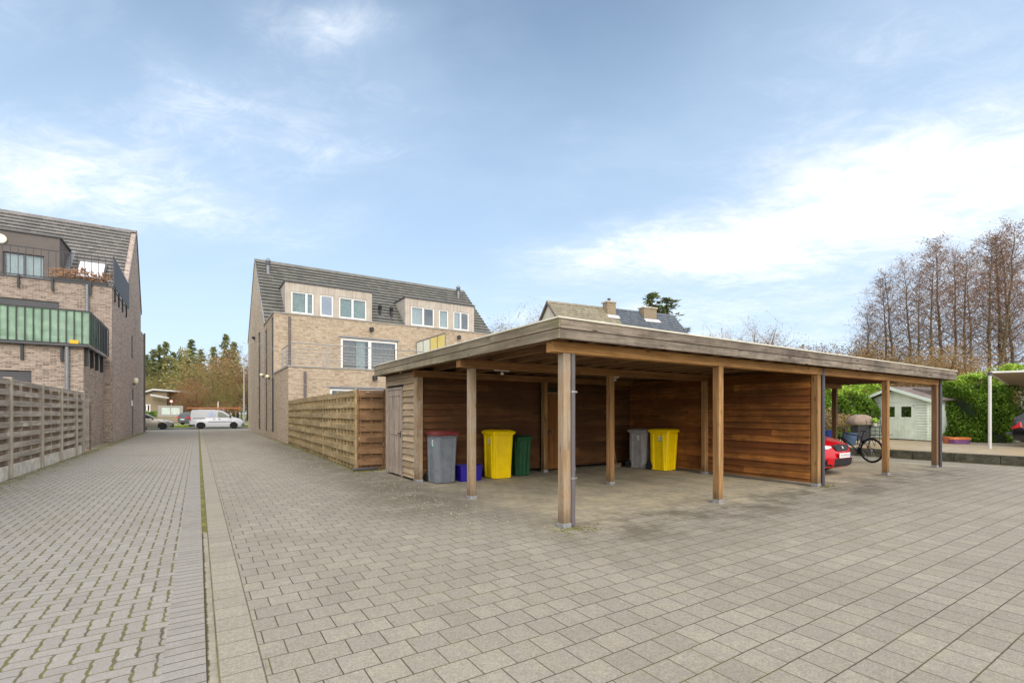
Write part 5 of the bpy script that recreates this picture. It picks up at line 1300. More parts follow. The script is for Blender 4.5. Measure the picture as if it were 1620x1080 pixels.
# van
vspec = dict(L=4.40, w=1.79, fx=1.36, rx=-1.30, cz=(1.0, 1.8), nose=.24, top=.86, tk=1.6, spokes=5, rim='anth', sg='carglass_l',
    front=[(2.08,.2),(2.18,.28),(2.20,.45),(2.17,.62),(2.08,.78),(1.85,.93),(1.5,1.02)],
    rear=[(-2.12,1.03),(-2.19,.9),(-2.2,.5),(-2.16,.24)],
    cabin=[(1.52,.98),(1.42,1.04),(.62,1.58),(.3,1.72),(-.3,1.79),(-1.4,1.79),(-1.95,1.74),(-2.05,1.64),(-2.14,1.0),(-2.14,.9),(1.5,.9)],
    side_glass=[[(1.05,1.08),(.50,1.50),(.28,1.58),(.10,1.58),(.10,1.08)]],
    glass={'windscreen': ((1.42,1.04),(.62,1.58)), 'rear_window': ((-2.05,1.64),(-2.14,1.1))})
cv = at(343.5, 46)
van, PV, PCv = car('delivery_van', 'white delivery van with dark wheels parked across the end of the driveway', 'van', (cv[0], 53.9, -.02), 0, 'van', vspec)
mb = MB(); mb.add([PCv(x, z, -1, .010) for x, z in [(.0,1.09),(.06,1.30),(.02,1.5)]]+[PCv(x, z, -1, .010) for x, z in [(-.9,1.55),(-1.0,1.3),(-.9,1.1)]], [(0,1,2,3,4,5)]) 
mb = MB(); cxv, czv = -.45, 1.34
vs = [PCv(cxv+.33*math.cos(a), czv+.25*math.sin(a), -1, .009) for a in [2*math.pi*i/20 for i in range(20)]]
mb.add(vs, [tuple(range(20))]); lg = mb.build('side_logo', plain('pale logo patch', S(196,206,228), .35, .06), van, world=False)
mb = MB(); vs = [PCv(cxv+x, czv+z, -1, .012) for x, z in [(0,-.17),(.07,-.08),(.05,.02),(0,.18),(-.06,.03),(-.07,-.08)]]; mb.add(vs, [tuple(range(6))]); mb.build('logo_drop', M['logo'], lg, world=False)
for (x0, x1, z) in ((-1.9,-.95,.98),(-.72,1.2,.66)):
    mb = MB(); a_, b_ = PV(x0, z, -1), PV(x1, z, -1); mb.box(x0, x1, a_[1]-.012, a_[1]+.01, z-.022, z+.022); mb.build('side_rail', M['anth'], van, world=False)
for x in (-.25, .16):
    mb = MB(); mb.box(x-.08, x+.08, -.925, -.875, .90, .93); mb.build('door_handle', M['black'], van, world=False)
for s_ in (-1, 1):
    mb = MB(); mb.box(-2.22, -2.08, s_*.76, s_*.86, .82, 1.12); mb.build('tail_light', M['tail'], van, world=False, bevel=.01)
    mb = MB(); mb.box(.95, 1.12, s_*.90, s_*1.06, 1.08, 1.24); mb.build('mirror', M['black'], van, world=False, bevel=.03)
mb = MB(); mb.box(1.78, 2.225, -.78, .78, .22, .52); mb.build('bumper', plain('grey bumper plastic', S(98,104,116), .5, .1), van, world=False, bevel=.05)
mb = MB(); mb.box(-2.24, -1.72, -.885, .885, .24, .44); mb.build('rear_bumper', M['anth'], van, world=False, bevel=.04)
for x in (-1.2, .1):
    mb = MB(); mb.box(x-.02, x+.02, -.62, .62, 1.85, 1.88); 
    for s_ in (-1, 1): mb.box(x-.02, x+.02, s_*.60-.02, s_*.60+.02, 1.72, 1.86)
    mb.build('roof_bar', M['steel'], van, world=False)
ld = thing('ladder', 'long orange ladder lying on the roof bars of the white van', 'ladder', (cv[0]-.1, 53.9, 1.86))
for s_ in (-1, 1):
    mb = MB(); mb.box(-2.3, 2.2, s_*.2-.03, s_*.2+.03, .005, .10); mb.build('rail', M['orange'], ld, world=False)
for i in range(15):
    mb = MB(); mb.tube((-2.15+i*.3, -.2, .05), (-2.15+i*.3, .2, .05), .016, n=6); mb.build('rung', M['steel'], ld, world=False)
mb = MB(); mb.box(1.86, 1.98, -.26, -.235, -.12, .2); mb.build('warning_flag', plain('red flag', S(206,104,70), .6, .1), ld, world=False)
# dark SUV seen from behind its tail, beyond the van
suv_s = dict(L=4.3, w=1.8, fx=1.3, rx=-1.3, cz=(1.0, 1.55), nose=.2, tk=1.2,
    front=[(2.06,.25),(2.14,.4),(2.12,.7),(2.0,.88),(1.5,.99),(1.0,1.04)], rear=[(-1.7,1.06),(-2.05,1.04),(-2.12,.9),(-2.15,.55),(-2.08,.28)],
    cabin=[(1.05,1.0),(.95,1.05),(.35,1.45),(0,1.55),(-1.2,1.55),(-1.75,1.46),(-2.05,1.08),(-2.05,1.0)],
    side_glass=[[(.78,1.1),(.3,1.4),(.0,1.46),(-.2,1.46),(-.2,1.1)],[(-.27,1.1),(-.27,1.46),(-1.1,1.45),(-1.6,1.2)]],
    glass={'windscreen': ((.95,1.05),(.35,1.45)), 'rear_window': ((-1.75,1.46),(-2.05,1.08))})
cu = at(292.5, 60)
suv, PS, _ = car('parked_suv', 'dark grey car seen from behind, parked beyond the tail of the white van', 'car', (cu[0]+1.2, cu[1]+1.6, 0), R_(48), 'grey_car', suv_s)
for s_ in (-1, 1):
    mb = MB(); mb.box(-2.20, -2.0, s_*.40, s_*.86, .86, .97); mb.build('tail_light', M['tail'], suv, world=False, bevel=.01)
mb = MB(); mb.box(-2.19, -2.12, -.26, .26, .6, .71); mb.build('number_plate', M['plate'], suv, world=False)
# black car at the right edge on the terrace
bk = at(1604, 16.6)
bspec = dict(hatch, spokes=5)
bcar, PBk, _ = car('black_car', 'black car with red tail light parked under the awning at the right edge', 'car', (bk[0]+1.12, bk[1]-1.95, .27), R_(-96), 'black_car', bspec)
for s_ in (-1, 1):
    mb = MB()
    pts = [PBk(-2.14,.66, s_*.50), PBk(-2.11,.66, s_*1.0), PBk(-1.80,.72, s_*1.0), PBk(-1.84,.92, s_*1.0), PBk(-2.06,.92, s_*.55)]
    mb.add([(p[0]-.035, p[1]+s_*.02, p[2]+.0) for p in pts]+[(p[0]+.03, p[1]-s_*.03, p[2]) for p in pts], [(0,1,2,3,4),(9,8,7,6,5)]+[(i,(i+1)%5,(i+1)%5+5,i+5) for i in range(5)]); mb.build('tail_light', M['tail'], bcar, world=False)
mb = MB(); mb.box(-2.2, -1.95, -.8, .8, .42, .50); mb.build('bumper_trim', M['anth'], bcar, world=False, bevel=.02)

# ---------------------------------------------------------------- bicycle (local x forward)
bp0 = Vector((16.47, 6.20, 0)); bdir = Vector((.30, 1.0, 0)).normalized()
bk_ = thing('bicycle', 'dark blue mountain bike leaning on its kickstand beside the third front post', 'bicycle', (bp0.x, bp0.y, 0), math.atan2(bdir.y, bdir.x), world=False)
def bwheel(x):
    t_ = MB(); n = 40; pts = []
    for i in range(n): a = 2*math.pi*i/n; pts.append((a,))
    vs = []; m = 8
    for i in range(n):
        a = 2*math.pi*i/n
        for k in range(m):
            b_ = 2*math.pi*k/m; r = .335+.024*math.cos(b_); vs.append((x+r*math.cos(a), .022*math.sin(b_), .36+r*math.sin(a)))
    t_.add(vs, [(i*m+k, ((i+1)%n)*m+k, ((i+1)%n)*m+(k+1)%m, i*m+(k+1)%m) for i in range(n) for k in range(m)])
    w = t_.build('wheel', M['blackrub'], bk_, world=False, smooth=True)
    r = MB(); vs = []
    for i in range(n):
        a = 2*math.pi*i/n
        for (rr_2, yy) in ((.315, -.012), (.298, -.009), (.298, .009), (.315, .012)): vs.append((x+rr_2*math.cos(a), yy, .36+rr_2*math.sin(a)))
    r.add(vs, [(i*4+k, ((i+1)%n)*4+k, ((i+1)%n)*4+(k+1)%4, i*4+(k+1)%4) for i in range(n) for k in range(4)])
    r.build('rim', M['black'], w, world=False)
    s = MB()
    for i in range(24):
        a = 2*math.pi*i/24; s.tube((x+.02*math.cos(a+1), .025*(1 if i%2 else -1), .36+.02*math.sin(a+1)), (x+.30*math.cos(a), 0, .36+.30*math.sin(a)), .0016, n=3, caps=False)
    s.tube((x, -.05, .36), (x, .05, .36), .02, n=10)
    s.build('spokes', M['steel'], w, world=False)
bwheel(0.0); bwheel(1.08)
f = MB(); BB = (.43, 0, .31); ST = (.26, 0, .80); HT = (.86, 0, .86); HB = (.90, 0, .73)
f.tube(BB, ST, .016); f.tube((.28, 0, .73), HT, .018); f.tube(BB, HB, .021); f.tube((.855, 0, .90), (.905, 0, .70), .021)
for s_ in (-1, 1):
    f.path([(0, s_*.06, .36), (.30, s_*.035, .33), BB], .011, 6); f.path([(0, s_*.06, .36), (.2, s_*.03, .62), (.277, 0, .73)], .009, 6)
f.build('frame', plain('dark blue bike paint', S(30,40,72), .3, .1, 2, spec=.7), bk_, world=False, smooth=True)
f = MB()
for s_ in (-1, 1): f.path([(1.08, s_*.065, .36), (.955, s_*.06, .66), (.915, s_*.02, .70)], .016, 8)
f.build('fork', M['black'], bk_, world=False, smooth=True)
f = MB(); f.tube(ST, (.24, 0, .90), .013); 
f.build('seat_post', M['black'], bk_, world=False)
f = MB(); loft(f, [[(.11, -.07, .90), (.11, .07, .90), (.11, .06, .93), (.11, -.06, .93)], [(.2, -.06, .915), (.2, .06, .915), (.2, .05, .94), (.2, -.05, .94)], [(.36, -.02, .91), (.36, .02, .91), (.36, .015, .93), (.36, -.015, .93)]]); f.build('saddle', M['black'], bk_, world=False, bevel=.008)
f = MB(); f.tube((.855, 0, .90), (.84, 0, .97), .014); f.path([(.80, -.31, 1.0), (.84, -.1, .985), (.87, 0, .98), (.84, .1, .985), (.80, .31, 1.0)], .012, 8); hb = f.build('handlebar', M['black'], bk_, world=False)
f = MB(); 
for s_ in (-1, 1): f.tube((.80, s_*.31, 1.0), (.817, s_*.2, .993), .018, n=8)
f.build('grips', M['blackrub'], hb, world=False)
f = MB(); f.lathe([(0, -.012), (.09, -.012), (.09, -.006), (0, -.006)], (.43, -.06, .31), ax='y', n=20); f.tube((.43, -.07, .31), (.55, -.08, .19), .01); f.box(.51, .59, -.14, -.07, .18, .2); f.tube((.43, .07, .31), (.31, .08, .43), .01); f.box(.27, .35, .07, .14, .42, .44); f.build('crankset', M['black'], bk_, world=False)
f = MB(); f.box(.0, .43, -.064, -.056, .395, .405); f.box(.0, .43, -.064, -.056, .22+.05, .28); f.lathe([(0,-.01),(.05,-.01),(.05,.01),(0,.01)], (0, -.06, .36), ax='y', n=16); f.build('chain', M['black'], bk_, world=False)
f = MB(); f.tube((.30, -.05, .31), (.22, -.21, .0), .008, n=6); f.build('kickstand', M['steel'], bk_, world=False)
f = MB(); f.lathe([(0,-.008),(.045,-.008),(.045,.008),(0,.008)], (.12, -.02, .46), ax='y', n=12); f.build('reflector', M['orange'], bk_, world=False)

# ---------------------------------------------------------------- terrace: garden shed, hedge, awning, small things
TZ = .27
s0 = Vector(at(1370.5, 23.0)); s1 = Vector(at(1473, 20.3)); sdir = (s1-s0); SL = sdir.length; srz = math.atan2(sdir.y, sdir.x)
gs_ = thing('garden_shed', 'small mint painted log garden shed with felt roof on the terrace', 'shed', (s0.x, s0.y, TZ), srz, world=False)
SD = 2.4; ZEv = 1.72; ZRd = 2.22; mx = SL*.49
mb = MB()
def logwall(a0, a1, z0, z1, pitch=.115, fy=0):
    z = z0
    while z < z1-.01:
        zz = min(z+pitch, z1); 
        mb.prism([(fy, z+.004), (fy-.028, z+.018), (fy-.028, zz-.018), (fy, zz-.004), (fy+.03, zz), (fy+.03, z)], 'x', a0, a1); z += pitch
DW0, DW1 = SL*.28, SL*.78
logwall(0, DW0, .02, ZEv); logwall(DW1, SL, .02, ZEv)
mb.prism([(0, ZEv), (SL, ZEv), (mx, ZRd)], 'y', -.02, .03); mb.box(DW0, DW1, -.015, .03, 1.66, ZEv)
mb.box(0, .04, .031, SD, .02, ZEv); mb.box(SL-.04, SL, .031, SD, .02, ZEv); mb.box(0, SL, SD-.04, SD, .02, ZEv)
for xx in (.09, SL-.09):
    z = .03
    while z < ZEv: mb.box(xx-.025, xx+.025, -.09, -.03, z+.006, z+.109); z += .115
mb.build('log_wall', M['mint'], gs_, world=False)
mb = MB()
sh_k = (ZRd-ZEv)/(mx+.25)
for (xa, xb) in ((-.25, mx), (SL+.25, mx)):
    za = ZEv-.02; zb_ = ZRd+.08
    mb.prism([(xa, za), (xa, za+.05), (xb, zb_+.05), (xb, zb_)], 'y', -.35, SD+.15)
mb.build('roof', M['felt'], gs_, world=False)
mb = MB()
for (xa, xb) in ((-.27, mx), (SL+.27, mx)):
    za = ZEv-.02; zb_ = ZRd+.08
    mb.prism([(xa, za-.10), (xa, za+.03), (xb, zb_+.03), (xb, zb_-.10)], 'y', -.385, -.352)
mb.build('barge_board', M['mint_t'], gs_, world=False, bevel=.005)
DWm = (DW0+DW1)/2
fr = MB(); fr.box(DW0-.05, DW0, -.05, .0, .02, 1.68); fr.box(DW1, DW1+.05, -.05, .0, .02, 1.68); fr.box(DW0, DW1, -.05, -.0, 1.62, 1.68); fr.build('door_frame', M['mint_t'], gs_, world=False)
for (a, b_) in ((DW0+.005, DWm-.004), (DWm+.004, DW1-.005)):
    d = MB(); wallY(d, -.045, -.01, a, b_, .04, 1.615, [(a+.13, b_-.13, 1.0, 1.46)])
    q = a+.12
    for xx in (a+.05, a+.05+(b_-a-.1)/4, a+.05+(b_-a-.1)/2, a+.05+(b_-a-.1)*.75): d.box(xx, xx+.012, -.052, -.0455, .1, .9)
    d.box(a, b_, -.058, -.0525, .92, .98); 
    dd = d.build('door', M['mint'], gs_, world=False)
    g = MB(); g.box(a+.13, b_-.13, -.03, -.02, 1.0, 1.46); g.build('pane', M['glass_m'], dd, world=False)
    h = MB(); 
    for zz in (1.5,): h.box((b_-.05 if a > DWm-.1 else a+.02), (b_-.02 if a > DWm-.1 else a+.05), -.062, -.0535, zz-.03, zz+.03)
    h.build('hinge', M['steel'], dd, world=False)
mb = MB(); mb.box(.04, SL-.04, .1, SD-.1, .5, .55); mb.build('floor', M['darkin'], gs_, world=False)
mb = MB(); mb.prism([(mx+.35, 2.10), (mx+1.15, 1.93), (mx+1.15, 2.12), (mx+.35, 2.29)], 'y', .5, 1.6); mb.build('roof_vent_box', M['felt'], gs_, world=False)
def hedge(name, label, p0, p1, depth, h, seed, n, ls=.075, top='laurel_y', jag=.16):
    """leafy laurel hedge between ground points p0 and p1 (front line), growing back by depth"""
    a = Vector((p0[0], p0[1])); b_ = Vector((p1[0], p1[1])); L = (b_-a).length; rz = math.atan2((b_-a).y, (b_-a).x)
    th = thing(name, label, 'hedge', (a.x, a.y, TZ), rz, world=False); rg = random.Random(seed)
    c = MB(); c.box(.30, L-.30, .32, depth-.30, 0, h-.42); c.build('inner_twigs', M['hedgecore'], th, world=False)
    m1 = MB(); m2 = MB()
    cl = [(rg.uniform(0, L), rg.uniform(0, depth), rg.uniform(.1, h)) for _ in range(200)]
    for i in range(n):
        f_ = rg.random()
        if f_ < .62: x, y, z = rg.uniform(0, L), abs(rg.gauss(0, .10)), rg.uniform(.05, h)
        elif f_ < .82: x, y, z = rg.uniform(0, L), rg.uniform(0, depth), h+rg.gauss(0, .06)
        else: x, y, z = (abs(rg.gauss(0, .1)) if rg.random() < .5 else L-abs(rg.gauss(0, .1))), rg.uniform(0, depth), rg.uniform(.05, h)
        lump = .20*math.sin(x*2.1+seed)*math.sin(z*2.7+1)+.14*math.sin(x*5.3+z*4.1+seed)
        if f_ < .62: y += .18+lump-(.10 if z < h*.85 else -.06)
        else: z += lump*1.0+jag*math.sin(x*1.7+2)*.4
        # rounded shoulders
        if z > h-.3 and f_ < .62: y += (z-h+.3)*.6
        a_ = Vector((rg.gauss(0, 1), rg.gauss(-.35, .6), rg.gauss(-.1, .7))).normalized(); u = a_.orthogonal().normalized()
        v = a_.cross(u); ang_ = rg.uniform(0, 6.28); u, v = u*math.cos(ang_)+v*math.sin(ang_), v*math.cos(ang_)-u*math.sin(ang_)
        s = ls*rg.uniform(.6, 1.3); p = Vector((x, y, z))
        up = z > h*.86 and rg.random() < .75
        (m2 if up else m1).add([p-u*s, p+v*s*.42-u*s*.1, p+u*s, p-v*s*.42-u*s*.1], [(0,1,2,3)])
    for _ in range(int(L*7)):     # shoots above the top
        x = rg.uniform(0, L); y = rg.uniform(.1, depth-.1); hh = rg.uniform(.08, .34)
        for k in range(9):
            p = Vector((x+rg.gauss(0, .03), y+rg.gauss(0, .03), h+.02+hh*k/9)); u = Vector((rg.gauss(0,1), rg.gauss(0,1), .7)).normalized(); v = u.orthogonal().normalized(); s = ls*.8
            m2.add([p, p+u*s+v*s*.35, p+u*s*2, p+u*s-v*s*.35], [(0,1,2,3)])
    o1 = m1.build('leaves', M['laurel'], th, world=False); o2 = m2.build('young_leaves', M[top], o1, world=False)
    return th
hedge('laurel_hedge', 'tall clipped laurel hedge standing between the garden shed and the awning', at(1476, 20.8), at(1602, 18.6), 1.3, 2.72, 3, 17000, .06)
hedge('laurel_hedge', 'lower stretch of laurel hedge behind the bicycle, left of the garden shed', at(1290, 21.5), at(1402, 22.6), 1.2, 2.35, 7, 13000, .065)
# awning
aw = thing('awning', 'white framed awning with taupe canvas on slim poles at the right edge', 'awning', (at(1566, 16.1)[0], at(1566, 16.1)[1], TZ))
pA_ = Vector(at(1566, 16.1)); pB_ = Vector(at(1617.5, 21.5)); dr_ = Vector((.62, -.78)); 
hA = CAMH+(653-589)/769*16.1; hB_ = CAMH+(653-622)/769*21.5
def V3(p, z): return (p.x, p.y, z)
for (p, z) in ((pA_, hA), (pB_, hB_)):
    mb = MB(); mb.tube(V3(p, TZ), V3(p, z), .045, n=14); pp = mb.build('pole', M['canvas_w'], aw, smooth=True)
    mb = MB(); mb.tube(V3(p, z-.10), V3(p, z+.02), .06, n=14); mb.build('pole_cap', M['anth'], pp)
pC_ = pA_+dr_*6; pD_ = pB_+dr_*6
mb = MB(); mb.tube(V3(pA_, hA), V3(pC_, hA+.05), .035); mb.tube(V3(pA_, hA-.03), V3(pB_, hB_), .035); mb.tube(V3(pB_, hB_), V3(pD_, hB_), .035); mb.tube(V3(pC_, hA+.05), V3(pD_, hB_), .035); mb.build('frame', M['canvas_w'], aw, smooth=True)
mb = MB(); a4 = [V3(pA_, hA-.02), V3(pC_, hA+.03), V3(pD_, hB_-.02), V3(pB_, hB_-.02)]
N_ = 10; vs = []
for i in range(N_+1):
    for j in range(N_+1):
        u, v = i/N_, j/N_; p = [(1-u)*(1-v)*a4[0][k]+u*(1-v)*a4[1][k]+u*v*a4[2][k]+(1-u)*v*a4[3][k] for k in range(3)]
        p[2] -= .16*math.sin(math.pi*u)*math.sin(math.pi*v); vs.append(tuple(p))
mb.add(vs, [(i*(N_+1)+j, (i+1)*(N_+1)+j, (i+1)*(N_+1)+j+1, i*(N_+1)+j+1) for i in range(N_) for j in range(N_)])
mb.build('canvas', M['canvas'], aw, smooth=True)
for (p, z) in ((pC_, hA+.05), (pD_, hB_)):
    mb = MB(); mb.tube(V3(p, TZ), V3(p, z), .045, n=14); mb.build('pole', M['canvas_w'], aw, smooth=True)
# low crate by the hedge, pot
cx2 = at(1517, 18.6)
cr = thing('toy_crate', 'low orange and purple box at the foot of the laurel hedge', 'box', (cx2[0], cx2[1], TZ), -YAW, world=False)
crate_bm(.62, .32, .16).build('tub', plain('faded purple plastic', S(132,88,140), .5, .15, 4), cr, world=False, smooth=True)
mb = MB(); loft(mb, [[(p[0], p[1], z) for p in rrect(.325*k, .175*k, .04)] for z, k in ((.165, 1), (.21, 1.02), (.25, .95))]); mb.build('lid', plain('faded orange plastic', S(220,128,70), .5, .12, 4), cr, world=False, smooth=True)
cpz = at(1497.5, 18.8)
pt = thing('terracotta_pot', 'small terracotta pot beside the orange and purple box', 'pot', (cpz[0], cpz[1], TZ), world=False)
mb = MB(); mb.lathe([(.09, 0), (.13, .22), (.15, .22), (.15, .27), (.12, .27), (.11, .2), (0, .2)], n=18); mb.build('pot', M['terra'], pt, world=False, smooth=True)
# covered barbecue, side table, folding chair, tubs left of the shed
kb = at(1361, 18.3)
kt = thing('barbecue', 'covered barbecue with brown grey lid on a black cabinet left of the shed', 'barbecue', (kb[0], kb[1], TZ), -YAW, world=False)
mb = MB(); mb.box(-.24, .22, -.2, .2, .15, .72); mb.build('cabinet', M['black'], kt, world=False, bevel=.01)
mb = MB(); loft(mb, [[(p[0], p[1], z) for p in rrect(.36*k, .27*k, .1*k)] for z, k in ((.74, 1), (.80, 1.08), (.92, 1.0), (1.05, .78), (1.12, .4))]); mb.build('cover', M['cover'], kt, world=False, smooth=True)
for sx in (-1, 1):
    mb = MB(); mb.lathe([(.02, -.02), (.09, -.025), (.09, .025), (.02, .02)], (sx*.22, .15, .09), ax='x', n=16); mb.build('wheel', M['blackrub'], kt, world=False)
    mb = MB(); mb.box(sx*.22-.015, sx*.22+.015, -.19, -.16, 0, .15); mb.build('leg', M['black'], kt, world=False)
kc = at(1388, 18.0)
tb = thing('side_table', 'small grey metal table with a green pot plant standing before the shed', 'table', (kc[0], kc[1], TZ), -YAW, world=False)
mb = MB(); mb.box(-.22, .22, -.18, .18, .66, .69); mb.build('table_top', M['anth'], tb, world=False)
for sx in (-1, 1):
    for sy in (-1, 1): mb = MB(); mb.tube((sx*.2, sy*.16, 0), (sx*.2, sy*.16, .66), .012, n=6); mb.build('leg', M['anth'], tb, world=False)
pp_ = thing('pot_plant', 'bright green plant in a pale pot on the small grey table', 'plant', (kc[0]-.1, kc[1]+.05, TZ+.692), 0, world=False)
mb = MB(); mb.lathe([(.06, 0), (.08, .12), (.07, .12), (0, .1)], n=14); mb.build('pot', M['conc'], pp_, world=False)
mb = MB(); leafcloud(mb, (0, 0, .2), (.13, .13, .1), 160, .045, random.Random(2)); mb.build('leaves', M['laurel_y'], pp_, world=False)
for (pxp, dd, mt, lab, rr2, hh) in ((1310, 18.5, 'blue', 'dark blue tub in front of the lower hedge, behind the red car', .26, .5), (1344, 17.9, 'blue_l', 'faded light blue tub between the bicycle and the barbecue', .24, .42)):
    q = at(pxp, dd); tt = thing('garden_tub', lab, 'tub', (q[0], q[1], TZ), 0, world=False)
    mb = MB(); mb.lathe([(rr2*.75, 0), (rr2, hh), (rr2*1.07, hh), (rr2*1.07, hh+.03), (rr2*.95, hh+.03), (rr2*.9, hh-.06), (0, hh-.06)], n=22); mb.build('tub', M[mt], tt, world=False, smooth=True)
for i, (pxp, dd, hh, lab) in enumerate(((1312, 18.9, 1.35, 'withered tan shrub above the dark blue tub'), (1336, 19.2, 1.15, 'smaller withered shrub between the rear post and the barbecue'))):
    q = at(pxp, dd); tt = thing('shrub', lab, 'shrub', (q[0], q[1], TZ), 0, world=False); rg = random.Random(40+i)
    mb = MB(); 
    for k in range(26): a_ = rg.uniform(0, 6.28); mb.path([(0,0,0), (math.cos(a_)*.12, math.sin(a_)*.12, hh*.5), (math.cos(a_)*rg.uniform(.1,.4), math.sin(a_)*rg.uniform(.1,.4), hh*rg.uniform(.75,1))], [.008,.006,.003], 4)
    mb.build('stems', M['twig_t'], tt, world=False)
    mb = MB(); leafcloud(mb, (0, 0, hh*.72), (.42, .42, hh*.3), 420, .05, rg); mb.build('leaves', M['tanleaf'], tt, world=False)
ch0 = at(1398, 17.0)
fc = thing('garden_chair', 'tubular garden chair frame in front of the shed, behind the bicycle wheel', 'chair', (ch0[0]-.5, ch0[1]+.1, TZ), -YAW+R_(20), world=False)
for sx in (-1, 1):
    mb = MB(); mb.path([(-.05, sx*.24, .95), (.02, sx*.24, .45), (.28, sx*.24, .40), (.55, sx*.24, .43)], .011, 6); mb.build('side_rail', M['anth'], fc, world=False)
    mb = MB(); mb.tube((.1, sx*.24, .43), (.42, sx*.24, 0), .011, n=6); mb.tube((.4, sx*.24, .42), (.02, sx*.24, 0), .011, n=6); mb.build('leg', M['anth'], fc, world=False)
mb = MB(); mb.box(.03, .45, -.23, .23, .415, .43); mb.build('seat', M['black'], fc, world=False)
mb = MB()
for z_ in (.55, .7, .85): mb.tube((.02-(z_-.45)*.14, -.24, z_), (.02-(z_-.45)*.14, .24, z_), .008, n=6)
mb.build('backrest', M['black'], fc, world=False)
# ---------------------------------------------------------------- street things far off
slp = at(386, 67)
sl_ = thing('street_lamp', 'tall pale street lamp with curved arm beside the beige house', 'street lamp', (slp[0], slp[1], 0), world=False)
mb = MB(); mb.path([(0,0,0), (0,0,3), (0,0,8.2), (.08,0,8.9), (.35,0,9.5), (.85,0,9.95), (1.3,0,10.1)], [.13,.11,.08,.07,.06,.05,.05], 10); mb.build('pole', M['coping'], sl_, world=False, smooth=True)
mb = MB(); mb.box(1.15, 1.75, -.12, .12, 10.02, 10.16); mb.build('lamp_head', M['coping'], sl_, world=False, bevel=.03)
nb = at(270, 76)
nbt = thing('notice_board', 'grey notice board with two pale sheets beyond the silver car', 'notice board', (nb[0], nb[1], 0), world=False)
mb = MB(); wallY(mb, -.1, .1, -1.6, 1.6, .9, 2.6, [(-1.2, 1.2, 1.2, 2.35)]); mb.build('board_frame', M['coping'], nbt, world=False)
mb = MB(); mb.box(-1.6, 1.6, -.1, .1, .0, .89); mb.build('base', M['brick_far'], nbt, world=False)
for sx in (-1, 1): mb = MB(); mb.box(sx*.6-.57, sx*.6+.57, -.03, .0, 1.22, 2.33); mb.build('notice_sheet', M['curtain'], nbt, world=False)
rs = at(271, 79); st = thing('road_sign', 'small round road sign rising behind the notice board', 'sign', (rs[0], rs[1], 0), world=False)
mb = MB(); mb.tube((0,0,0), (0,0,3.3), .04); mb.build('pole', M['steel'], st, world=False)
mb = MB(); mb.lathe([(0,-.02),(.26,-.02),(.26,.0),(0,.0)], (0, -.04, 3.35), ax='y', n=20); sg_ = mb.build('sign_face', M['red'], st, world=False)
mb = MB(); mb.lathe([(0,-.01),(.19,-.01),(.19,.0),(0,.0)], (0, -.062, 3.35), ax='y', n=20); mb.build('sign_center', M['white'], sg_, world=False)
lx = at(231, 43.5); lt = thing('letterbox', 'dark blue letterbox on a post at the far corner of the grey brick block', 'letterbox', (lx[0], lx[1], 0), world=False)
mb = MB(); mb.box(-.05, .05, -.05, .05, 0, .75); mb.build('letterbox_post', M['black'], lt, world=False)
mb = MB(); mb.prism([(-.22, .75), (.22, .75), (.22, 1.22), (0, 1.34), (-.22, 1.22)], 'y', -.15, .15); mb.build('box', plain('navy paint', S(40,46,70), .5, .1), lt, world=False)
wp = at(345, 88); mk = thing('marker_post', 'slim white marker post behind the roof of the white van', 'post', (wp[0], wp[1], 0), world=False)
mb = MB(); mb.box(-.09, .09, -.09, .09, 0, 3.3); mb.build('shaft', M['white'], mk, world=False); mb = MB(); mb.box(-.1, .1, -.1, .1, 3.3, 3.5); mb.build('cap', M['conc'], mk, world=False)

# ---------------------------------------------------------------- trees
def perp(d, rg):
    u = d.orthogonal().normalized(); w = d.cross(u); a = rg.uniform(0, 6.283); return u*math.cos(a)+w*math.sin(a)
def limb(mb, p, d, L, r, rg, n=4, sides=4, bend=.18, up=.1):
    pts = [p.copy()]; rs = [r]
    for i in range(n):
        d = (d+perp(d, rg)*bend*rg.random()+Vector((0, 0, up*.3))).normalized(); p = p+d*(L/n); pts.append(p.copy()); rs.append(r*(1-(i+1)/n*.8))
    mb.path(pts, rs, sides); return pts
def specks(mb, p, n, spread, s, rg):
    for _ in range(n):
        q = p+Vector((rg.gauss(0, spread), rg.gauss(0, spread), rg.gauss(0, spread)))
        a = Vector((rg.gauss(0,1), rg.gauss(0,1), rg.gauss(0,1))).normalized(); b_ = a.orthogonal().normalized(); z = s*rg.uniform(.5, 1.4)
        mb.add([q-a*z, q+b_*z*.55, q+a*z, q-b_*z*.55], [(0,1,2,3)])
def hide(o):    # prototypes are real trees too: nothing is hidden, they get their own spots
    return o
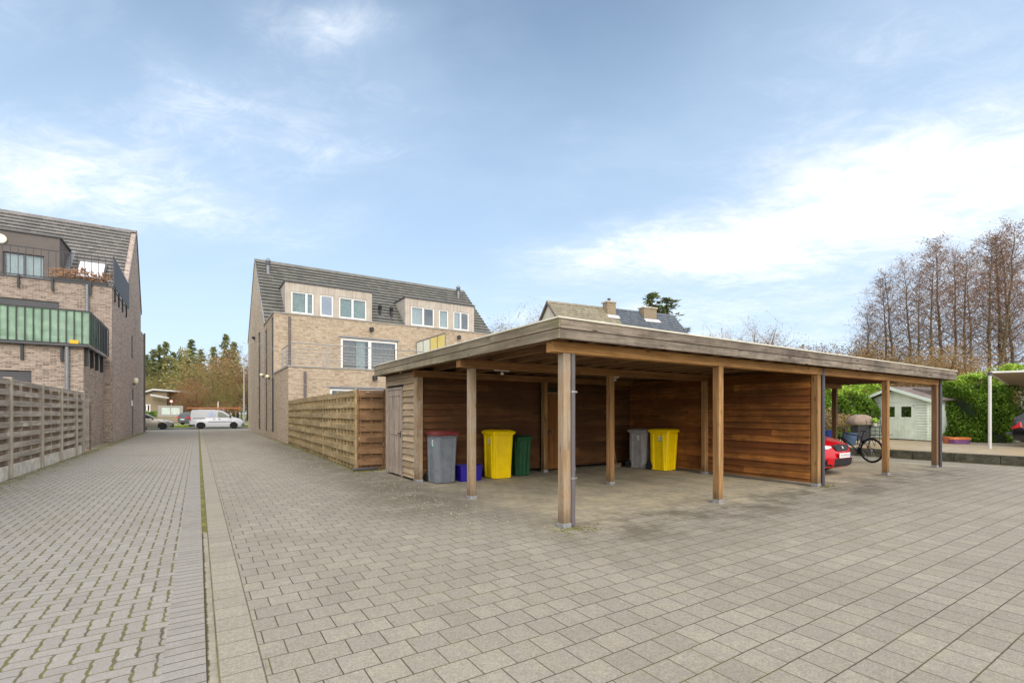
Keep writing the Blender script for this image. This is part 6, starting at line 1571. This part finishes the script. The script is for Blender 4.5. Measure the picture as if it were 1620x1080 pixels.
def alder(seed, H, lab, loc, first=.30, rot=0, mats=('bark', 'twig', 'catkin'), bl=.27, nb=44, sp=.085, dens=3, kind='alder_tree', cat='tree', group='bare alders behind the hedge'):
    rg = random.Random(seed); th = thing(kind, lab, cat, loc, rot, group, world=False)
    tr = MB(); tw = MB(); lf = MB()
    lean = Vector((rg.gauss(0, .05), rg.gauss(0, .05), 1)).normalized(); tp = []; p = Vector((0,0,0)); N = 12
    for i in range(N+1):
        tp.append(p.copy()); p = p+(lean+Vector((rg.gauss(0,.035), rg.gauss(0,.035), 0))).normalized()*(H/N)
    r0 = H*.0095
    tr.path(tp, [r0*(1-i/N*.93) for i in range(N+1)], 8)
    for k in range(nb):
        f_ = first+(1-first)*(k/nb)**.9; ii = min(N-1, int(f_*N)); base = tp[ii].lerp(tp[ii+1], f_*N-ii)
        a = k*2.4+rg.uniform(-.5, .5); el = rg.uniform(.45, .95); d = Vector((math.cos(a), math.sin(a), el)).normalized()
        L = H*bl*(1.03-f_)**.5*(.55+.45*min(1,(f_-first)/.25))*rg.uniform(.6, 1.15)
        pts = limb(tr if k < nb*.35 else tw, base, d, L, r0*.28*(1.1-f_*.7), rg, 4, 5, .25)
        for j in range(1, 5):
            for m in range(3):
                q = pts[j-1].lerp(pts[j], rg.random()); dd = (d*.6+perp(d, rg)*.9+Vector((0,0,.15))).normalized(); l2 = L*rg.uniform(.18, .42)
                p2 = limb(tw, q, dd, l2, r0*.07, rg, 3, 3, .4)
                for m2 in range(2):
                    q3 = p2[1].lerp(p2[3], rg.random()); d3 = (dd+perp(dd, rg)*.9).normalized(); p3 = limb(tw, q3, d3, l2*.6, r0*.04, rg, 2, 3, .5)
                    specks(lf, p3[2], dens, sp*1.4, sp*.5, rg)
                specks(lf, p2[3], dens, sp*1.4, sp*.5, rg)
    t_ = tr.build('trunk', M[mats[0]], th, world=False, smooth=True); c_ = tw.build('crown', M[mats[1]], th, world=False); lf.build('leaves', M[mats[2]], c_, world=False)
    return th
def hgt(ytop, d): return CAMH+(653-ytop)/769*d
D0 = 40.0
protos = {}
specs = [ # px, depth, ytop, proto, label
 (1442, 41, 402, 0, 'leftmost of the tall bare alders, its trunk leaning slightly left'),
 (1473, 40, 394, 1, 'second tall bare alder from the left above the brown bush'),
 (1495, 42, 378, 2, 'straight bare alder rising right behind the round brown bush'),
 (1504, 44, 388, 0, 'thin bare alder close beside the straight one over the brown bush'),
 (1526, 40, 396, 1, 'bare alder directly above the left edge of the tall laurel hedge'),
 (1563, 41, 376, 2, 'bare alder standing above the white awning pole'),
 (1575, 40, 352, 0, 'tallest thick trunked bare alder above the awning'),
 (1586, 42, 362, 1, 'reddish bare alder just right of the tallest one'),
 (1612, 41, 372, 2, 'bare alder at the right edge of the photo'),
 (1645, 42, 380, 0, 'bare alder partly cut off by the right edge of the photo'),
 (1404, 43, 436, 1, 'lower bare alder left of the tall row'),
 (1419, 42, 420, 2, 'short bare alder between the low one and the tall row'),
 (1383, 45, 482, 0, 'small bare alder at the far left end of the alder row'),
 (1362, 47, 512, 2, 'lowest bare alder, left of the whole alder row'),
 (1540, 50, 410, 1, 'fainter bare alder farther back between the tall ones'),
 (1600, 52, 400, 0, 'fainter bare alder farther back above the awning'),
 (1455, 52, 430, 2, 'fainter bare alder farther back at the left of the row')]
for i, (px, d, yt, pr, lab) in enumerate(specs):
    q = at(px, d); H = hgt(yt, d)
    if pr not in protos:
        protos[pr] = (alder(100+pr, 15.0, lab, (q[0], q[1], 0), rot=i), 15.0); protos[pr][0].scale = (H/15*1.15, H/15*1.15, H/15*.98)
    else: copy_tree(protos[pr][0], (q[0], q[1], 0), rz=i*1.7+.4, scale=(H/15*1.12, H/15*1.12, H/15*.98), label=lab)
# spreading bushes and small trees
def bush(seed, H, lab, loc, mats, kind='bare_shrub', group='brown bushes behind the carport and hedge', nst=13, w=.6, sp=.08, dens=5, cat='shrub', dome=False):
    rg = random.Random(seed); th = thing(kind, lab, cat, loc, rg.uniform(0, 6), group, world=False)
    tr = MB(); tw = MB(); lf = MB(); r0 = H*.012
    for k in range(nst):
        a = k*2.4; sp_ = rg.uniform(.15, 1)*w; d = Vector((math.cos(a)*sp_, math.sin(a)*sp_, 1)).normalized()
        L = H*rg.uniform(.72, 1)*(1-.25*sp_)
        pts = limb(tr, Vector((rg.gauss(0,.1), rg.gauss(0,.1), 0)), d, L, r0*rg.uniform(.6,1), rg, 5, 5, .22)
        for j in range(2, 6):
            for m in range(4):
                q = pts[j-1].lerp(pts[j], rg.random()); dd = (d*.5+perp(d, rg)).normalized(); l2 = L*rg.uniform(.15, .3); p2 = limb(tw, q, dd, l2, r0*.16, rg, 3, 3, .4)
                for m2 in range(3):
                    q3 = p2[1].lerp(p2[3], rg.random()); d3 = (dd+perp(dd, rg)).normalized(); p3 = limb(tw, q3, d3, l2*.6, r0*.08, rg, 2, 3, .5)
                    specks(lf, p3[2], dens, sp*2, sp*.55, rg)
                specks(lf, p2[3], dens, sp*2, sp*.55, rg)
    tr.build('trunk', M[mats[0]], th, world=False); c_ = tw.build('crown', M[mats[1]], th, world=False); lf.build('leaves', M[mats[2]], c_, world=False); return th
b1 = at(1497, 35); bA = bush(1, hgt(540, 35), 'dense rounded brown bush in front of the tall alders', (b1[0], b1[1], 0), ('bark_d', 'twig_t', 'tanleaf'), nst=26, w=.75, sp=.10, dens=7)
HA = hgt(540, 35)
for i, (px, d, yt, lab) in enumerate(((1350, 44, 543, 'brown bush above the carport roof, left of the low alders'), (1375, 42, 530, 'brown bush just left of the low bare alders'), (1318, 46, 540, 'low brown bush above the right third of the carport roof'), (1285, 50, 546, 'faint low bush above the carport roof, left of the brown ones'), (1255, 52, 549, 'leftmost faint low bush above the carport roof'),
        (1425, 38, 560, 'brown thicket behind the garden shed roof'), (1462, 37, 556, 'brown thicket between shed and hedge'), (1545, 38, 572, 'brown thicket behind the tall hedge'), (1612, 34, 585, 'brown thicket behind the awning canvas'), (1396, 40, 566, 'brown thicket rising left of the shed roof'), (1590, 36, 600, 'low thicket between tall hedge and black car'), (1645, 36, 590, 'thicket at the right edge behind the black car'))):
    q = at(px, d); H = hgt(yt, d); k = H/HA; copy_tree(bA, (q[0], q[1], 0), rz=i*1.3, scale=(k*1.25, k*1.25, k), label=lab)
t1 = at(1180, 62); bB = bush(2, hgt(506, 62), 'small bare tree peeking over the middle of the carport roof', (t1[0], t1[1], 0), ('bark', 'twig_t', 'tanleaf'), kind='bare_tree', group='small bare trees behind the carport', nst=9, w=.38, sp=.14, dens=5, cat='tree')
HB2 = hgt(506, 62)
for i, (px, d, yt, lab) in enumerate(((1132, 66, 513, 'faint bare tree just right of the dark tiled roof'), (1212, 60, 513, 'bare tree right of the small one over the carport roof'), (1232, 64, 528, 'lowest bare tree over the carport roof, right of its neighbours'), (812, 56, 497, 'pale bare tree between the beige house and the far house'), (800, 60, 505, 'pale bare tree right beside the end of the beige house roof'), (843, 60, 487, 'bare tree at the left gable of the far house'), (1102, 70, 520, 'small bare tree at the foot of the dark tiled roof'))):
    q = at(px, d); H = hgt(yt, d); k = H/HB2; copy_tree(bB, (q[0], q[1], 0), rz=i*1.1+.3, scale=(k*.8, k*.8, k), label=lab)
# conifers
def conifer(seed, H, lab, loc, mats, wid=.2, lv=34, open_=0, group='evergreens in the wood beyond the road', bare=.08, clump=.42):
    rg = random.Random(seed); th = thing('conifer_tree', lab, 'tree', loc, 0, group, world=False); tr = MB(); lf = MB()
    tr.path([(0,0,0), (rg.gauss(0,.1), rg.gauss(0,.1), H*.5), (rg.gauss(0,.1), 0, H*.99)], [H*.014, H*.009, .02], 8)
    for i in range(lv):
        f_ = bare+(1-bare)*i/lv; z = f_*H; R = H*wid*(1-f_)**.75*rg.uniform(.6, 1.15)+.15
        nb = 6 if not open_ else 4
        for k in range(nb):
            a = rg.uniform(0, 6.28); d = Vector((math.cos(a), math.sin(a), rg.uniform(-.25, .25))).normalized(); L = R*rg.uniform(.65, 1.1)
            tr.tube((0,0,z), tuple(Vector((0,0,z))+d*L*.9), H*.0022, .01, 3, False)
            m = max(3, int(L/.30))
            for j in range(m):
                q = Vector((0,0,z))+d*L*(j+.8)/m+Vector((rg.gauss(0,.1), rg.gauss(0,.1), -.04*L*((j/m)**2)*3+rg.gauss(0,.08)))
                for _ in range(3):
                    s = clump*rg.uniform(.4, 1.0); u = (d*.8+perp(d, rg)*.8+Vector((0,0,-.25))).normalized(); v = u.cross(Vector((rg.gauss(0,1), rg.gauss(0,1), rg.gauss(0,1)))).normalized()
                    lf.add([q-u*s*.5, q+v*s*.16, q+u*s*.6, q-v*s*.16], [(0,1,2,3)])
    tr.build('trunk', M[mats[0]], th, world=False); lf.build('crown', M[mats[1]], th, world=False); return th
cA = at(1031, 62); con1 = conifer(11, hgt(460, 62), 'tall dark conifer behind the right chimney of the far house', (cA[0], cA[1], 0), ('bark_d', 'needle'), wid=.23, group='conifers behind the far house', lv=46, clump=.62)
con1.scale = (1.75, 1.75, 1.0)
con1['label'] = 'left of the two conifers behind the far house, tallest and darkest'
cB = at(1056, 63); copy_tree(con1, (cB[0], cB[1], 0), rz=1.5, scale=(1.9, 1.9, hgt(468, 63)/hgt(460, 62)), label='right of the two conifers behind the far house, a little lower')
HC = 20.0
c_ = at(303, 112); con2 = conifer(21, HC, 'pointed dark spruce rising highest in the middle of the far wood', (c_[0], c_[1], 0), ('bark_d', 'needle'), wid=.23, lv=50, clump=1.0); con2.scale = (1, 1, hgt(536, 112)/HC)
c_ = at(357, 118); con3 = conifer(22, HC, 'ragged pine with open top above the rust brown trees of the wood', (c_[0], c_[1], 0), ('bark_d', 'needle2'), wid=.25, lv=38, open_=1, bare=.3, clump=1.15); con3.scale = (1, 1, hgt(528, 118)/HC)
wl = [(262,125,540,3,'slender grey green pine left of the pointed spruce'), (252,120,545,3,'ragged pine in the left third of the far wood'), (285,116,560,2,'dark spruce left of the pointed one'), (318,120,552,3,'open pine right of the pointed spruce'), (242,118,552,3,'pine beside the grey brick block in the far wood'),
      (296,122,566,2,'low dark spruce behind the pointed one'), (275,126,556,2,'dim spruce between the pines and the pointed spruce'), (338,126,548,3,'distant pine left of the ragged one'), (233,122,560,2,'spruce half hidden by the grey brick block'), (370,124,540,3,'pine behind the street lamp'), (312,112,572,2,'short spruce at the right foot of the pointed one')]
for i, (px, d, yt, k, lab) in enumerate(wl):
    q = at(px, d); H = hgt(yt, d)/HC; copy_tree(con2 if k == 2 else con3, (q[0], q[1], 0), rz=i*1.3, scale=(H*1.05, H*1.05, H), label=lab)
# broadleaf trees of the wood
def broadleaf(seed, H, lab, loc, mats, group='bare broadleaf trees of the wood beyond the road', nf=7, dens=7, sp=.26):
    rg = random.Random(seed); th = thing('broadleaf_tree', lab, 'tree', loc, 0, group, world=False); tr = MB(); tw = MB(); lf = MB(); r0 = H*.02
    tr.path([(0,0,0), (0,0,H*.14), (rg.gauss(0,.2), rg.gauss(0,.2), H*.24)], [r0, r0*.85, r0*.7], 8)
    for k in range(nf):
        a = k*2.4; d = Vector((math.cos(a)*rg.uniform(.3,.85), math.sin(a)*rg.uniform(.3,.85), 1)).normalized(); L = H*rg.uniform(.55,.75)
        pts = limb(tr, Vector((0,0,H*rg.uniform(.14,.26))), d, L, r0*.42, rg, 6, 5, .3)
        for j in range(1, 7):
            for m in range(4):
                q = pts[j-1].lerp(pts[j], rg.random()); dd = (d*.5+perp(d, rg)*.9).normalized(); l2 = L*rg.uniform(.16, .36); p2 = limb(tr if m == 0 else tw, q, dd, l2, r0*.10, rg, 3, 3, .4)
                for m2 in range(3):
                    q3 = p2[1].lerp(p2[3], rg.random()); d3 = (dd+perp(dd, rg)).normalized(); p3 = limb(tw, q3, d3, l2*.6, r0*.045, rg, 2, 3, .5)
                    specks(lf, p3[2], dens, sp*2, sp*.5, rg); specks(lf, p3[1], dens//2, sp*2, sp*.5, rg)
    tr.build('trunk', M[mats[0]], th, world=False); c2_ = tw.build('crown', M[mats[1]], th, world=False); lf.build('leaves', M[mats[2]], c2_, world=False); return th
HBL = 15.0
q = at(341, 92); blA = broadleaf(31, HBL, 'olive crowned tree with pale forked limbs behind the white van', (q[0], q[1], 0), ('bark', 'twig_t', 'olive')); blA.scale = (.85, .85, hgt(568, 92)/HBL)
q = at(376, 100); blB = broadleaf(32, HBL, 'rust brown tree beside the street lamp', (q[0], q[1], 0), ('bark_d', 'twig', 'rust')); blB.scale = (.95, .95, hgt(545, 100)/HBL)
bl2 = [(362,96,560,1,'rust brown tree left of the one at the street lamp'), (322,98,575,1,'rusty tree above the tail of the white van'), (392,98,552,1,'rusty tree half hidden by the beige house'), (300,96,600,1,'low rusty tree above the dark car'), (285,104,596,0,'olive tree behind the white roofed bungalow'), (262,106,590,0,'olive tree above the middle of the bungalow roof'), (240,106,585,0,'olive tree at the left end of the bungalow roof'), (348,104,556,0,'tall olive tree behind the forked one'), (312,89,606,1,'low rust brown bush left of the white van roof'), (288,89,610,1,'low brown bush behind the dark car roof'), (330,90,618,0,'low olive bush above the van roof'), (368,90,600,0,'olive bush between van and street lamp'), (386,92,590,1,'brown bush at the foot of the beige house'), (352,88,632,1,'low brown bush above the van windscreen'), (224,100,590,0,'olive tree just behind the grey brick block edge')]
for i, (px, d, yt, k, lab) in enumerate(bl2):
    q = at(px, d); H = hgt(yt, d)/HBL; w_ = max(H*.9, .42); copy_tree(blA if k == 0 else blB, (q[0], q[1], 0), rz=i*1.9, scale=(w_, w_, H), label=lab)
# the rest of the wood, hidden from here behind the houses
wm = MB(); rg = random.Random(77)
for i in range(150):
    x = rg.uniform(-130, 170); y = rg.uniform(122, 150); H = rg.uniform(11, 17)
    wm.tube((x, y, 0), (x, y, H*.9), .16, .04, 5)
    for _ in range(300):
        f_ = rg.random(); R = (2.4*(1-abs(f_-.35)))*rg.random()**.5; a = rg.uniform(0, 6.28)
        p = Vector((x+math.cos(a)*R, y+math.sin(a)*R, H*(.12+.88*f_))); s = rg.uniform(.2, .5); u = Vector((rg.gauss(0,1), rg.gauss(0,1), rg.gauss(0,1))).normalized(); v = u.orthogonal().normalized()
        wm.add([p-u*s, p+v*s*.5, p+u*s, p-v*s*.5], [(0,1,2,3)])
tag(wm.build('distant_wood', M['olive']), 'dim belt of distant trees closing the wood behind the nearer ones', 'wood', None, 'stuff')
# low green hedge at the bungalow and brown garden fence by the black car
gh = at(231, 74); th = thing('garden_hedge', 'small square green hedge in front of the far bungalow', 'hedge', (gh[0], gh[1], 0), world=False); mb = MB(); rg = random.Random(8)
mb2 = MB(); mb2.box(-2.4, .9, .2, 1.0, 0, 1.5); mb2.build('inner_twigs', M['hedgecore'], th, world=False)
for _ in range(2600):
    p = Vector((rg.uniform(-2.6, 1.3), rg.choice([rg.uniform(0, .2), rg.uniform(0, 1.2)]), rg.uniform(.05, 1.75))); s = .1; u = Vector((rg.gauss(0,1), rg.gauss(0,1), rg.gauss(0,1))).normalized(); v = u.orthogonal().normalized(); mb.add([p-u*s, p+v*s*.5, p+u*s, p-v*s*.5], [(0,1,2,3)])
mb.build('leaves', M['laurel'], th, world=False)
gw = at(1600, 27); th = thing('garden_wall', 'low brown wall seen between the tall laurel hedge and the black car', 'wall', (gw[0], gw[1], TZ), -YAW-.3, world=False)
mb = MB(); mb.box(-1.2, 4, 0, .2, 0, 1.25); mb.build('wall', M['brick_r'], th, world=False); mb = MB(); mb.box(-1.25, 4.05, -.04, .24, 1.252, 1.31); mb.build('wall_cap', M['conc'], th, world=False)
print('all done')
